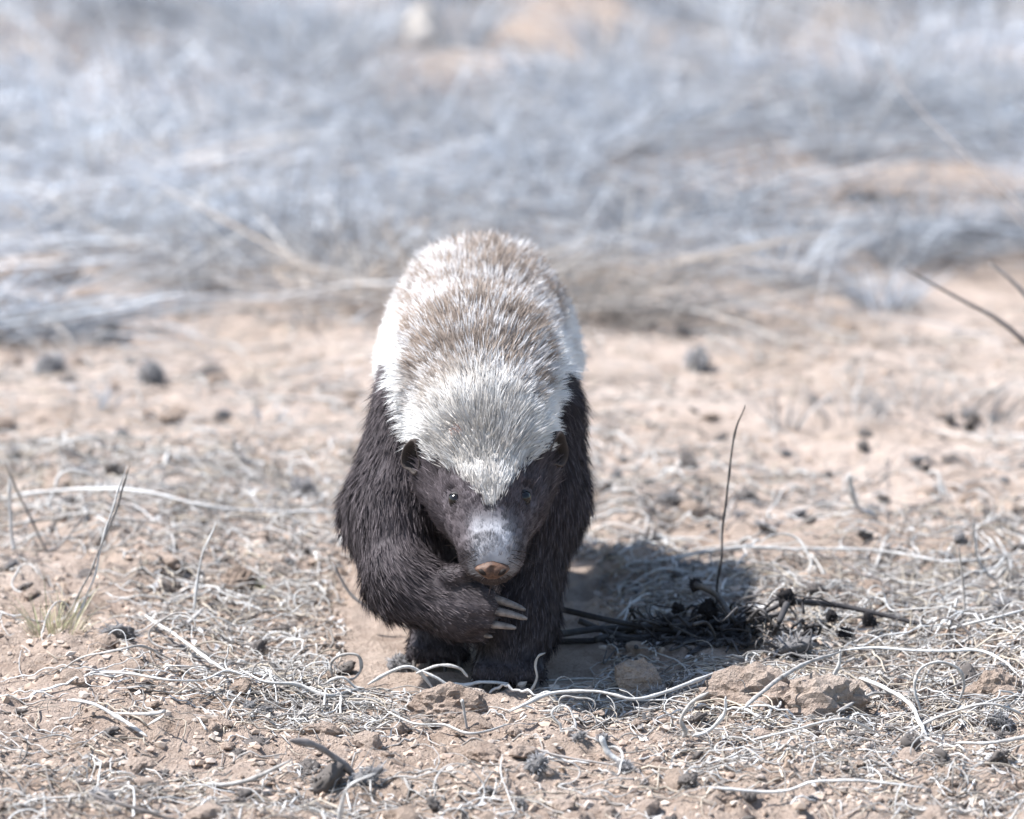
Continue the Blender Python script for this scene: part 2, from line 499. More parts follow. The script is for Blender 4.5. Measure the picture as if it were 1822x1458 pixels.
def base_cols(P, W):
    parts = np.array([pr[6] for pr in PR])
    whead = W[:, parts == 'head'].sum(1)
    m = sstep(-.003, .004, mantle(P))
    f, s_, u = hc(P)
    n1 = vn3(P * 90, 21)[:, None]; n2 = vn3(P * 35, 22)[:, None]
    dark = DARK * (.75 + .6 * n1)
    # face: greyer, bridge painted pale for sunlit sheen, darker band between the eyes
    muz = sstep(tipF + .004, tipF + .03, f) * whead
    grey = np.array((.20, .20, .215)) * (.75 + .5 * n1)
    streak = np.exp(-((np.abs(s_ - .002) - .0185 + .010 * sstep(.055, .10, f)) / .009) ** 2)[:, None]
    tipm = (sstep(.066, .088, f) * np.exp(-(s_ / .0145) ** 4))[:, None]
    facem = np.clip(streak * (.55 + .6 * n2[:, 0:1]) + tipm, 0, 1) * (.55 + .7 * n1) * muz[:, None] * (u > -.006)[:, None]
    face = dark * 1.6 * (1 - facem * .9) + grey * 1.5 * facem * .9
    chin = (sstep(.060, .085, f) * sstep(-.006, -.014, u))[:, None] * whead[:, None]
    face = face * (1 - chin) + np.array((.06, .05, .05)) * chin
    dk = dark * (1 - whead[:, None]) + face * whead[:, None]
    # mantle: white along the sides, brown-grey along the spine
    xc = -.026
    mm_ = mantle(P)
    lat = (sstep(.052, .022, mm_ + .028 * (vn3(P * 45, 9) - .5)) * sstep(.030, .052, np.abs(P[:, 0] - xc)))[:, None]
    crown = sstep(.015, -.06, P[:, 1] + .03 * (vn3(P * 50, 24) - .5))[:, None]
    white = np.array((.78, .77, .76)); cream = np.array((.66, .645, .615))
    return m[:, None], dk, lat, crown, white, cream, n1, n2, whead
W_ = weights(BV)
m, dk, lat, crown, white, cream, n1, n2, wh = base_cols(BV, W_)
under = np.array((.34, .29, .26)) * (1 - lat) + white * .8 * lat
under = under * (1 - crown * .6) + cream * .85 * crown * .6
bodycol = dk * (1 - m) + under * m

M['hide'] = col_mat('badger_hide', .7, .2, 0, .25)
M['fur'] = col_mat('badger_fur', .75, .13, .22)
badger = bpy.data.objects.new('honey_badger', None)
C.objects.link(badger)
badger.empty_display_size = .1
tag(badger, 'honey badger with white mantle and black legs walking with one forepaw lifted', 'honey badger')
body = link('body', mesh_np('body', BV, quads=BQ, col=bodycol), M['hide'], badger)

# fur, strand by strand
def sample(n, keep):
    A, B_, C_ = BV[BQ[:, 0]], BV[BQ[:, 1]], BV[BQ[:, 2]]
    D_ = BV[BQ[:, 3]]
    ar = np.linalg.norm(np.cross(C_ - A, D_ - B_), axis=1)
    ctr = (A + C_) / 2
    k = keep(ctr)
    ar = ar * k
    q = rng.choice(len(BQ), n, p=ar / ar.sum())
    u, v = rng.random((n, 1)), rng.random((n, 1))
    P = (A[q] * (1 - u) + B_[q] * u) * (1 - v) + (D_[q] * (1 - u) + C_[q] * u) * v
    return P
def groom(P, lift, jit, clump):
    N_ = grad(P); W = weights(P)
    fl = W @ np.array([pr[5] for pr in PR])
    t = fl - (fl * N_).sum(1, keepdims=True) * N_
    t = norm(t + 1e-6)
    # clumps: neighbours share a lean
    cell = np.floor(P / clump + vn3(P * 140, 31)[:, None] * 1.0)
    r = [_h(cell[:, 0], cell[:, 1], cell[:, 2], 40 + k) - .5 for k in range(4)]
    lean = np.stack(r[:3], 1)
    d = norm(t * (1 - lift)[:, None] + N_ * lift[:, None] + lean * jit + (rng.random(P.shape) - .5) * jit * .9)
    return N_, W, t, d, r[3] + .5
def strands(name, P, Lf, wf, liftf, jit, clump, colf, parent, grav=.12, sj=.9):
    lift = liftf(P)
    N_, W, t, d, cr = groom(P, lift, jit, clump)
    L = Lf(P, W) * (.65 + .6 * rng.random(len(P)))
    keep = L > .0004
    P, N_, W, t, d, cr, L = P[keep], N_[keep], W[keep], t[keep], d[keep], cr[keep], L[keep]
    side = norm(np.cross(d, N_) + (rng.random(P.shape) - .5) * sj)
    bend = t * .22 + np.array((0, 0, -grav)) + (rng.random(P.shape) - .5) * .15
    c0, c1, cm = colf(P, W, cr)
    w = wf(P) * (.7 + .6 * rng.random(len(P)))
    V, T, Cc = ribbons(P - N_ * .0008, d, bend, L, w, side, c0, c1, cm)
    o = link(name, mesh_np(name, V, T, col=np.clip(Cc, 0, 1)), M['fur'], parent)
    tag(o, kind='stuff')
    return o
partn = np.array([pr[6] for pr in PR])
def wsum(W, *names):
    return W[:, np.isin(partn, names)].sum(1)
# mantle
def mant_cols(P, W, cr):
    m, dk, lat, crown, white, cream, n1, n2, wh = base_cols(P, W)
    cr = cr[:, None]; r = rng.random((len(P), 1))
    brown = np.array((.19, .145, .12)) * (.6 + .8 * n2); tan = np.array((.36, .295, .25))
    pale = np.array((.70, .69, .70))
    root = brown * (1 - lat) + white * .85 * lat
    tipc = np.where(cr * .65 + r * .35 + (n2 - .5) * .5 > .56, pale, tan * (.6 + .6 * r))
    tip = tipc * (1 - lat) + white * lat
    cw = np.where(r > .3, cream, white) * (.8 + .3 * r)
    k = crown * .62
    root = root * (1 - k) + cw * .78 * k
    tip = tip * (1 - k) + cw * k
    sc = (np.linalg.norm(P - scar, axis=1) < .0055)[:, None]
    root = np.where(sc, np.array((.46, .27, .22)), root); tip = np.where(sc, np.array((.55, .36, .30)), tip)
    return root, tip, (root + tip) / 2
scar, scar2 = hit(812, 772), hit(885, 768)
def keep_m(P): return (mantle(P) > -.001) * (1.0 + 0.6 * (P[:, 1] < .1))
def len_m(P, W):
    h = wsum(W, 'head')
    sc = (np.linalg.norm(P - scar, axis=1) < .0062)
    return (1 - .7 * sc) * (.0215 - .0125 * h - .004 * wsum(W, 'neck') * sstep(.05, -.02, P[:, 1])) * (1 - .38 * sstep(.03, .07, np.abs(P[:, 0] + .028)))
strands('mantle_fur', sample(62000, keep_m), len_m, lambda P: np.full(len(P), .00085), lambda P: .40 + .22 * vn3(P * 30, 51) - .12 * sstep(0, -.05, P[:, 1]), .46, .008, mant_cols, badger)
# dark fur of legs, chest and belly
def dark_cols(P, W, cr):
    m, dk, *_ = base_cols(P, W)
    r = rng.random((len(P), 1)); cr = cr[:, None]
    tip = dk * (1.1 + 1.3 * r * cr) + np.array((.11, .095, .098)) * (r > .62)
    return dk * .8, tip, dk
def keep_d(P):
    W = weights(P)
    return ((mantle(P) < .002) & (P[:, 2] > .004)) * (1 - wsum(W, 'head')) * (1.0 - .75 * (P[:, 1] > .22))
def len_d(P, W):
    l = .0125 - (.0035 + .0043 * (P[:, 2] > .04)) * wsum(W, 'paw') + .012 * wsum(W, 'tail') + .004 * wsum(W, 'chest')
    return l * (.7 + .3 * sstep(.0, .06, P[:, 2]))
strands('dark_fur', sample(52000, keep_d), len_d, lambda P: np.full(len(P), .0007), lambda P: .26 + .12 * vn3(P * 30, 53), .28, .007, dark_cols, badger)
# short face fur
def keep_f(P):
    W = weights(P)
    k = (mantle(P) < .002) * wsum(W, 'head')
    for e in (eyeL, eyeR):
        k = k * (np.linalg.norm(P - e, axis=1) > .0070)
    return k * (np.linalg.norm(P - nose_c, axis=1) > .0105)
nose_c = hit(876, 1011)
def face_cols(P, W, cr):
    m, dk, *_ = base_cols(P, W)
    r = rng.random((len(P), 1)); cr = cr[:, None]
    k = .50 + .8 * r + .4 * (cr - .5)
    return dk * k * .85, dk * k * 1.25, dk * k
def len_f(P, W):
    f = hc(P)[0]
    return .0088 - .0040 * sstep(.02, .085, f)
strands('face_fur', sample(80000, keep_f), len_f, lambda P: np.full(len(P), .0005), lambda P: np.full(len(P), .19), .30, .005, face_cols, badger, .03, .3)

# eyes, nose, ears, claws
def simple_mat(name, c, rough, spec=.5, c2=None, scale=200):
    m, nt, b = new_mat(name)
    n = noise_node(nt, scale, 4, .7)
    c2 = c2 or tuple(x * .6 for x in c)
    nt.links.new(ramp(nt, n.outputs[0], [(.35, c2), (.65, c)]), b.inputs['Base Color'])
    b.inputs['Roughness'].default_value = rough; b.inputs['Specular IOR Level'].default_value = spec
    bump(nt, b, n.outputs[0], .0004)
    return m
M['eye'] = simple_mat('dark_eye', (.010, .008, .008), .12, .4)
M['lid'] = simple_mat('grey_eyelid', (.06, .055, .056), .6, .3)
M['nose'] = simple_mat('dusty_brown_nose', (.15, .083, .055), .6, .25, (.055, .034, .028))
M['nostril'] = simple_mat('dark_nostril', (.02, .014, .012), .7, .2)
M['claw'] = simple_mat('horn_claw', (.25, .22, .21), .5, .35, (.12, .105, .10), 150)
M['claw_dark'] = simple_mat('dark_claw', (.075, .065, .06), .6, .3)  # darker claw colour for the planted and hind paws
M['earskin'] = simple_mat('dark_ear_skin', (.055, .045, .040), .8, .2)
def orient(V, z):                            # turn local +Z to z
    z = norm(np.asarray(z, float)); x = norm(np.cross((0, 0, 1.0) if abs(z[2]) < .9 else (0, 1.0, 0), z)); y = np.cross(z, x)
    return V @ np.stack([x, y, z])
for e, n_ in zip((eyeL, eyeR), eyeN):
    c = e - n_ * .0052
    o = link('eye', mesh_np('eye', ICO[3][0] * .0065, ICO[3][1]), M['eye'], badger, c)
    up = norm(np.cross(n_, np.array((1.0, 0, 0))));  up = up if up[2] > 0 else -up
    sd = np.cross(up, n_)
    v, t = ICO[3]
    hu_, hn_, hs_ = v @ up, v @ n_, v @ sd
    lid = (hu_ > .58 - .4 * hs_ ** 2) | (hu_ < -.66 + .35 * hs_ ** 2) | (np.abs(hs_) > .93)
    tt = t[lid[t].all(1) & (hn_[t] > -.3).all(1)]
    link('eyelid', mesh_np('eyelid', v * .0070, tt), M['lid'], o)
# nose pad: wide at the top, narrowing to the philtrum
v, t = ICO[3]
nv = v * np.array((.0142, .0085, .0088))
nv[:, 2] = np.where(nv[:, 2] > 0, nv[:, 2] * (.62 + .22 * np.exp(-(nv[:, 0] / .006) ** 2)), nv[:, 2])
nv[:, 0] *= 1 - .42 * sstep(.001, -.0098, nv[:, 2])
nv[:, 1] += .0022 * np.exp(-(nv[:, 0] / .0016) ** 2) * (nv[:, 1] < 0) * (nv[:, 2] < .004)
nv += norm(nv) * ((vn3(v * 5, 61) - .5) * .0012)[:, None]
tilt = math.radians(4)
R = np.array([[1, 0, 0], [0, math.cos(tilt), -math.sin(tilt)], [0, math.sin(tilt), math.cos(tilt)]])
nose_o = link('nose', mesh_np('nose', nv @ R.T, t), M['nose'], badger, nose_c + np.array((0, .0015, -.001)))
for s_ in (-1, 1):
    q = np.array((s_ * .0074, -.0058, -.0016))
    link('nostril', mesh_np('nostril', ICO[2][0] * np.array((.0040, .0024, .0024)) @ np.array(((math.cos(.5), 0, s_ * math.sin(.5)), (0, 1, 0), (-s_ * math.sin(.5), 0, math.cos(.5)))), ICO[2][1]), M['nostril'], nose_o, q)
for s_ in (-1, 1):
    for k in range(6):
        a_ = hit(877 + s_ * random.uniform(24, 44), random.uniform(978, 1008))
        d_ = norm(np.array((s_ * random.uniform(.7, 1.0), -.15, random.uniform(-.5, .15))))
        L_ = random.uniform(.016, .030); u = np.linspace(0, 1, 8)[:, None]
        V, T = tube(a_ + d_ * L_ * u + np.array((0, .3, -.35)) * L_ * u ** 2, np.linspace(.00022, .00008, 8), 4)
        link('whisker', mesh_np('whisker', V, T), M['nostril'], badger)
# ears: shallow dark cups with a brown rim
for e, sx in ((earL, -1), (earR, 1)):
    n_ = grad(e[None])[0]
    face_ = norm(n_ * .55 + np.array((sx * .15, -.75, .05)))
    up = norm(HU * .8 + np.array((sx * .25, 0, .5))); up = norm(up - (up @ face_) * face_); sd = np.cross(up, face_)
    nu = 22
    g, cc = [], []
    for r_, o_, c_ in ((.05, -.0050, .018), (.45, -.0044, .018), (.78, -.0022, .030), (.95, .0012, .05), (1.06, .0014, .065), (1.12, -.0012, .05), (1.08, -.008, .05), (.9, -.016, .05)):
        for k in range(nu):
            a = k * 2 * math.pi / nu
            w = 1 + .12 * math.sin(3 * a + 1) + .05 * math.sin(5 * a)
            g.append(e + n_ * .002 + face_ * (o_ + .0045 + .003 * math.cos(a)) + sd * (.0088 * r_ * w * math.sin(a)) + up * (.0130 * r_ * w * math.cos(a)))
            cc.append((c_ * 1.05, c_ * .85, c_ * .78))
    q = [(i * nu + j, i * nu + (j + 1) % nu, (i + 1) * nu + (j + 1) % nu, (i + 1) * nu + j) for i in range(7) for j in range(nu)]
    link('ear', mesh_np('ear', np.array(g), quads=np.array(q), col=np.array(cc)), M['hide'], badger)
# claws
def claw(a, b, r, droop, parent, mat='claw'):
    a, b = np.array(a), np.array(b)
    L = np.linalg.norm(b - a)
    u = np.linspace(0, 1, 9)[:, None]
    P = a + (b - a) * u + np.array((0, 0, 1.0)) * (droop * L * (u * (1 - u)) * 1.6)
    rr = r * np.where(u[:, 0] < .95, 1 - u[:, 0] ** 1.3 * .55, .25)
    V, T = tube(P, rr, 8)
    return link('claw', mesh_np('claw', V, T), M[mat], parent)
for (x0, y0, Y0, x1, y1, Y1, r) in ((866, 1063, -.066, 935, 1086, -.076, .0042), (866, 1085, -.070, 938, 1102, -.080, .0042), (858, 1111, -.068, 918, 1118, -.078, .0040), (846, 1129, -.054, 876, 1134, -.064, .0028), (824, 1019, -.062, 850, 1024, -.070, .0026)):
    claw(yp(x0, y0, Y0), yp(x1, y1, Y1), r, .07, badger)
for cx, cy, cz, dxs in ((-.002, -.050, .012, (-.022, -.008, .007, .021)), (-.062, .024, .011, (-.018, -.006, .006, .018)), (.014, .294, .011, (-.018, -.006, .006, .018))):
    for dx in dxs:
        claw((cx + dx, cy + .004, cz - .003), (cx + dx * 1.1, cy - .016, .001), .0028, .2, badger, 'claw_dark')
#STOP_BADGER

# ------------------------------------------------------------------ soil pieces
def clod_mesh(name, seed, sub, squash=.62, rough=.5):
    v, t = ICO[sub]
    r = 1 + rough * (vn3(v * 1.3 + seed * 7.1, seed) - .5) * 1.6 + rough * .6 * (vn3(v * 3.3 + seed, seed + 5) - .5)
    q = v * r[:, None] * np.array((1, 1, squash))
    q[:, 2] = np.maximum(q[:, 2], -.35)
    return mesh_np(name, q, t, smooth=sub > 2)
clods = [clod_mesh('dirt_clod', s, 2, .55 + .1 * (s % 3), .55) for s in range(8)]
for c_ in clods: c_.materials.append(M['clod'])
AVOID = []                                  # discs kept free of scattered things
def free(x, y, r=0):
    if (-.14 - r < x < .072 + r) and (-.058 - r * .3 < y < .45): return False
    if not TANG and (.125 < x < .205) and (.02 < y < .14): return False
    return True
TANG = False
def in_view(py_lo, py_hi, n):
    out = []
    while len(out) < n:
        px, py = random.uniform(-60, 1882), random.uniform(py_lo, py_hi)
        p = hp(px, py)
        if free(p[0], p[1], .006): out.append((px, py, p))
    return out
def clump_density(p, seed=71):
    return float(vn2(p[0] * 5 + 9, p[1] * 4 + 2, seed))
n_c = 0
for px, py, p in in_view(1130, 1470, 420):
    if n_c >= 105: break
    if py < 1225 and random.random() < .6: continue
    s_ = .0042 + .011 * random.random() ** 3
    o = link('dirt_clod', random.choice(clods), None, None, (p[0], p[1], gz(p[0], p[1]) + s_ * .12))
    o.scale = (s_ * random.uniform(.8, 1.3), s_ * random.uniform(.8, 1.3), s_ * random.uniform(.7, 1.1))
    o.rotation_euler = (random.uniform(-.3, .3), random.uniform(-.3, .3), random.uniform(0, 6.28))
    w_ = 'tiny' if s_ < .0062 else ('small' if s_ < .010 else 'larger')
    tag(o, w_ + ' lump of dry reddish soil on the ground in front of the badger', 'dirt clod', w_ + ' soil lumps in front of the badger')
    n_c += 1
n_c = 0
for px, py, p in in_view(560, 1120, 260):
    if n_c >= 90: break
    s_ = .005 + .011 * random.random() ** 2.2
    o = link('dirt_clod', random.choice(clods), None, None, (p[0], p[1], gz(p[0], p[1]) + s_ * .12))
    o.scale = (s_ * random.uniform(.8, 1.3), s_ * random.uniform(.8, 1.3), s_ * random.uniform(.7, 1.1))
    o.rotation_euler = (random.uniform(-.3, .3), random.uniform(-.3, .3), random.uniform(0, 6.28))
    w_ = 'tiny' if s_ < .0075 else 'larger'
    tag(o, w_ + ' lump of dry soil on the sand between badger and grey brush', 'dirt clod', w_ + ' soil lumps on the sand strip')
    n_c += 1
# crumbs too many to count
g = Geo()
v0, t0 = ICO[0]; v1, t1 = ICO[1]
def scatter(n_, y0, y1, y2, share):
    px = rng.uniform(-350, 2170, n_); py = np.where(rng.random(n_) < share, rng.uniform(y0, 1500, n_), rng.uniform(y1, y2, n_))
    P = np.array([hp(a, b) for a, b in zip(px, py)])
    P[:, 2] = gz(P[:, 0], P[:, 1])
    return P
CR = ((.40, .31, .255), (.35, .265, .21), (.43, .345, .285), (.38, .32, .28), (.30, .235, .19), (.45, .385, .335))
for p in scatter(16000, 540, 1000, 1500, .35):
    if not free(p[0], p[1]): continue
    s_ = .0010 + .0034 * random.random() ** 3
    q = v0 * (1 + .9 * (rng.random((12, 1)) - .5)) * s_ * (.7 + .7 * rng.random(3)) * np.array((1, 1, .7))
    g.add(q + p + np.array((0, 0, s_ * .15)), t0, np.array(CR[random.randrange(6)]) * random.uniform(.85, 1.1))
tag(link('soil_crumbs', g.mesh('soil_crumbs', False, True), col_mat('mixed_soil_grit', .95, .12, 0, .2)), 'fine reddish soil crumbs strewn over the ground', 'soil crumbs', kind='stuff')

def big_clod(name, px, py, w, h, seed, label):
    p = hp(px, py)
    v, t = ICO[3]
    r = 1 + .9 * (vn3(v * 1.2 + seed, seed) - .5) + .5 * np.abs(vn3(v * 4 + seed, seed + 1) - .5) + .30 * (vn3(v * 9 + seed, seed + 2) - .5) + .22 * np.round(vn3(v * 3 + seed, seed + 4) * 4) / 4
    q = v * r[:, None] * np.array((w / 2, w / 3, h))
    q[:, 2] = np.maximum(q[:, 2], -h * .3)
    o = link(name, mesh_np(name, q, t, smooth=False), M['clod'], None, (p[0], p[1], float(gz(p[0], p[1])) - h * .05))
    return tag(o, label, 'dirt clod')
big_clod('dirt_clod', 1345, 1258, .090, .019, 3, 'broad cracked lump of pinkish soil in front of the dark tangled plant')
big_clod('dirt_clod', 1450, 1266, .066, .021, 8, 'steep brown lump of soil joined beside the broad cracked lump')
big_clod('dirt_clod', 425, 1046, .034, .016, 12, 'orange brown lump of soil beside the thin upright dry straw')
big_clod('dirt_clod', 1145, 1235, .040, .018, 15, 'rough brown lump of soil near the shaded planted paw')
big_clod('dirt_clod', 800, 1262, .045, .014, 17, 'crumbly reddish lump of soil under the pale curled stems by the hind paw')
big_clod('dirt_clod', 1770, 1245, .035, .016, 23, 'brown lump of soil behind the tall pale loop of stem')

# ------------------------------------------------------------------ dry stems
def stem_obj(pts, r0, r1, label, mat='stem', group=None, n=None, sides=7, name='dry_straw', cat='straw', knob=.18, parts=None):
    pts = np.array(pts, float)
    n = n or max(10, 6 * len(pts))
    n = int(n * 1.4)
    P = catmull(pts, n)
    k = np.linspace(0, 1, n)
    L__ = np.linalg.norm(np.diff(P, axis=0), axis=1).sum()
    sd_ = pts[0, 0] * 37 + pts[0, 1] * 53
    P = P + np.stack([vn2(k * L__ * 55 + sd_, k * 0 + c_ * 3.7, 8) - .5 for c_ in range(3)], 1) * np.array((.0016, .0016, .0012)) * min(1, L__ / .1)
    base = P[0].copy()
    rr = r0 + (r1 - r0) * k
    rr = rr * (1 + knob * (vn2(k * 9 + pts[0, 0] * 91, k * 0 + pts[0, 1] * 57, 5) - .5) * 2)
    fl = .45 + .5 * ((sd_ * 7.3) % 1)
    rr = rr * (.35 + .65 * np.minimum(1, np.minimum(k * 14, (1 - k) * 9 + .05)))
    node = ((k * L__ / (.022 + .02 * ((sd_ * 5.7) % 1))) + sd_) % 1
    rr = rr * (1 + .32 * np.exp(-((node - .5) / .12) ** 2))
    V, T = tube(P - base, rr * (.72 if r0 > .0016 else .95), sides, fl, (sd_ * 3.1) % 5 - 2.5)
    o = link(name, mesh_np(name, V, T), M[mat], None, tuple(base))
    return tag(o, label, cat, group)
def lying(px_pts, h=.004):                    # along the ground
    out = []
    for q in px_pts:
        hh = q[2] if len(q) > 2 else h
        p = hp(q[0], q[1], hh)
        p[2] = hh + float(gz(p[0], p[1]))
        out.append(p)
    return out
def upright(base_py, pts, lean=0.0):          # in an upright plane through the ground at base_py
    Y = gY(base_py)
    n = len(pts)
    out = []
    for i, q in enumerate(pts):
        p = yp(q[0], q[1], Y + (q[2] if len(q) > 2 else lean * i / max(n - 1, 1)))
        p[2] = max(p[2], float(gz(p[0], p[1])) + .003)
        out.append(p)
    return out
MM = .001
# right of the badger: dark tangled plant in its shadow
stem_obj(upright(1118, [(1270, 1112), (1280, 1020), (1289, 920), (1298, 840), (1308, 770), (1326, 720)]), 1.9 * MM, 1.0 * MM, 'tall thin dark stalk standing upright out of the dark tangled plant', 'darkstem', n=40)
tang = bpy.data.objects.new('tangled_plant', None); C.objects.link(tang)
tb = hp(1270, 1165); tang.location = tb
tag(tang, 'low dark tangle of dead stems with round seed heads beside the planted paw', 'dead plant')
def tpart(name, geo_pts, r0, r1, mat='darkstem', n=16):
    P = catmull(np.array(geo_pts), n)
    V, T = tube(P - tb, r0 + (r1 - r0) * np.linspace(0, 1, n), 6)
    return link(name, mesh_np(name, V, T), M[mat], tang)
for q in ([(1000, 1085), (1090, 1105), (1190, 1122), (1290, 1130)], [(985, 1130), (1080, 1118), (1200, 1115), (1330, 1100), (1405, 1068)],
          [(975, 1160), (1100, 1140), (1220, 1150), (1330, 1165)], [(1400, 1070), (1480, 1076), (1560, 1092), (1650, 1114)],
          [(1150, 1180), (1230, 1150), (1310, 1120), (1390, 1090)], [(1030, 1105), (1120, 1135), (1210, 1165), (1330, 1190)],
          [(1238, 1040), (1275, 1060), (1300, 1095), (1325, 1150)], [(1400, 1075), (1385, 1110), (1375, 1160)], [(1060, 1175), (1180, 1168), (1290, 1178), (1350, 1186)]):
    tpart('stem', upright(1165 - random.uniform(0, 30), [(a, b, random.uniform(-.03, .03)) for a, b in q]), 3.0 * MM, 2.0 * MM, n=22)
for k in range(120):
    cx, cy = min(max(random.gauss(1275, 85), 1130), 1430), random.uniform(1088, 1192)
    a = random.uniform(0, 6.28); L_ = random.uniform(30, 90)
    q = [(cx, cy), (cx + L_ * .4 * math.cos(a) + random.uniform(-14, 14), cy + L_ * .3 * math.sin(a) - random.uniform(0, 25)), (cx + L_ * .8 * math.cos(a + .6), cy + .5 * L_ * math.sin(a + .6)), (cx + L_ * math.cos(a + 1.2), min(cy + .6 * L_ * math.sin(a + 1.2), 1195))]
    tpart('stem', upright(1180 - random.uniform(0, 50), [(x, y, random.uniform(-.03, .03)) for x, y in q]), random.uniform(.9, 2.0) * MM, .5 * MM, n=14)
def fuzz(seed, n, R, L, w, c0, c1, core=True, squash=.8):
    r = np.random.default_rng(seed)
    g = Geo()
    v, t = ICO[2]
    rr = 1 + 1.1 * (vn3(v * 1.6 + seed, seed) - .5) + .5 * (vn3(v * 4 + seed, seed + 3) - .5)
    if core: g.add(v * rr[:, None] * R * .85 * np.array((1, 1, squash)), t, np.array(c0) * .8)
    d = norm(r.normal(size=(n, 3)))
    root = d * R * .6 * np.array((1, 1, squash))
    dr = norm(d + r.normal(size=(n, 3)) * .55)
    cc = r.random((n, 1))
    V, T, Cc = ribbons(root, dr, r.normal(size=(n, 3)) * .25, np.full(n, L) * (.5 + r.random(n)), np.full(n, w), norm(np.cross(dr, r.normal(size=(n, 3)))), np.tile(c0, (n, 1)) * (.8 + .4 * cc), np.tile(c1, (n, 1)) * (.6 + .7 * cc))
    g.v.append(V); g.t.append(T + g.n); g.n += len(V); g.c.append(Cc)
    return g
dk0, dk1 = np.array((.035, .032, .034)), np.array((.09, .085, .09))
dark_heads = [fuzz(s, 90, .0065, .0035, .0011, dk0, dk1).mesh('seed_head', True, True) for s in (1, 2, 3)]
for m_ in dark_heads: m_.materials.append(M['wool'])
for px, py in ((1238, 1040), (1263, 1084), (1207, 1084), (1398, 1066), (1250, 1110), (1300, 1112), (1225, 1125), (1285, 1150), (1330, 1130), (1440, 1120), (1480, 1098), (1545, 1104), (1505, 1128), (1185, 1110)):
    p = yp(px, py, gY(1150)) - tb
    o = link('seed_head', random.choice(dark_heads), None, tang, tuple(p)); s_ = random.uniform(.85, 1.25) * (1.25 if px in (1398, 1263) else 1); o.scale = (s_,) * 3; o.rotation_euler = (random.random() * 6, random.random() * 6, 0)

# distinctive stems
S = stem_obj
S(upright(1268, [(1640, 1268), (1628, 1228), (1640, 1190), (1672, 1178), (1705, 1192), (1714, 1222), (1705, 1250)], .02), 2.2 * MM, 1.6 * MM, 'tall pale loop of dry stem standing up from the soil', n=40)
S(lying([(1822, 1272, .012), (1760, 1262, .02), (1690, 1262, .018), (1640, 1280, .01), (1610, 1302, .004)]), 2.4 * MM, 1.8 * MM, 'long pale arched stem lying in front of the tall loop', n=36)
S(upright(1215, [(840, 1220), (880, 1214), (930, 1217), (985, 1217), (1035, 1214), (1072, 1211)]), 2.6 * MM, 2.2 * MM, 'straight pale stick lying across the toes of the planted paw', n=30)
S(upright(1242, [(936, 1244), (947, 1226), (956, 1206), (953, 1184), (958, 1168), (970, 1162)]), 1.8 * MM, 1.3 * MM, 'knobbly pale hooked root standing beside the planted paw', n=30, knob=.4)
S(lying([(120, 1272, .018), (165, 1290, .012), (215, 1305, .008), (262, 1322, .006)]), 2.6 * MM, 2.0 * MM, 'pale forked stem on bare soil, straight prong', n=24)
S(lying([(200, 1302, .010), (235, 1284, .022), (275, 1276, .026), (293, 1288, .020), (285, 1305, .008), (262, 1312, .004)]), 2.3 * MM, 1.7 * MM, 'pale curled loop of stem joined to forked stem on bare soil', n=30)
S(upright(1120, [(592, 1000), (606, 1030), (636, 1068), (680, 1095), (720, 1114), (748, 1126)], -.02), 2.2 * MM, 1.5 * MM, 'dark curved stem arching below the lifted forearm', 'twig', n=26)
S(lying([(428, 1212, .008), (470, 1216, .012), (530, 1222, .01), (585, 1232, .008), (640, 1224, .006)]), 2.6 * MM, 2.0 * MM, 'grey stick lying level on the soil before the hind paw', n=26)
S(lying([(160, 1232, .006), (230, 1234, .012), (300, 1240, .016), (360, 1232, .014), (400, 1212, .012), (440, 1218, .01)]), 2.2 * MM, 2.0 * MM, 'long pale wavy stem joining the grey stick on bare soil', n=36)
S(lying([(110, 1232, .006), (150, 1205, .02), (205, 1186, .03), (255, 1184, .028), (310, 1194, .010)]), 2.0 * MM, 1.4 * MM, 'thin pale stem arching low over bare soil', n=30)
S(lying([(258, 1112, .01), (320, 1150, .014), (370, 1185, .016), (402, 1212, .012)]), 2.3 * MM, 2.2 * MM, 'straight slanting pale stem meeting the wavy stem', n=24)
S(lying([(305, 1132, .004), (335, 1105, .012), (362, 1082, .018)]), 2.6 * MM, 2.2 * MM, 'short thick pale stick slanting beside the grass tuft', n=14)
S(lying([(0, 942, .01), (80, 934, .012), (160, 940, .012), (220, 950, .01), (278, 958, .006)]), 3.0 * MM, 2.0 * MM, 'thick bleached stick lying behind the grass tuft', n=26)
S(lying([(0, 894, .012), (120, 890, .016), (250, 906, .02), (380, 918, .018), (500, 916, .014), (598, 914, .01)]), 2.2 * MM, 1.6 * MM, 'very long thin pale stem stretched level towards the lifted foreleg', n=44)
S(upright(1010, [(26, 1022), (22, 960), (18, 900), (16, 850)], .01), 2.4 * MM, 2.0 * MM, 'upright bleached stub of stem near the dark leaning stalk', n=18)
S(upright(1000, [(84, 995), (62, 940), (38, 890), (8, 822)], .02), 1.6 * MM, 1.2 * MM, 'dark thin stalk leaning over the bleached stub', 'twig', n=18)
S(upright(1000, [(55, 1030), (100, 975), (140, 930), (170, 898)], .01), 2.4 * MM, 1.0 * MM, 'dark brown broken twig slanting up beside the leaning stalk', 'twig', n=18)
S(upright(1110, [(345, 1090), (352, 1030), (362, 985), (384, 930)], .0), 1.5 * MM, .8 * MM, 'thin upright dry straw on bare soil', n=18)
S(upright(845, [(62, 810), (110, 790), (160, 778), (186, 795), (182, 828), (176, 850)], .02), 2.6 * MM, 1.8 * MM, 'blurred pale hoop of stem bent over a dark tuft', n=28)
S(upright(835, [(415, 775), (420, 800), (438, 820), (462, 830)], .0), 3.0 * MM, 1.2 * MM, 'short curved pale chip of stem on the bright sand', n=16)
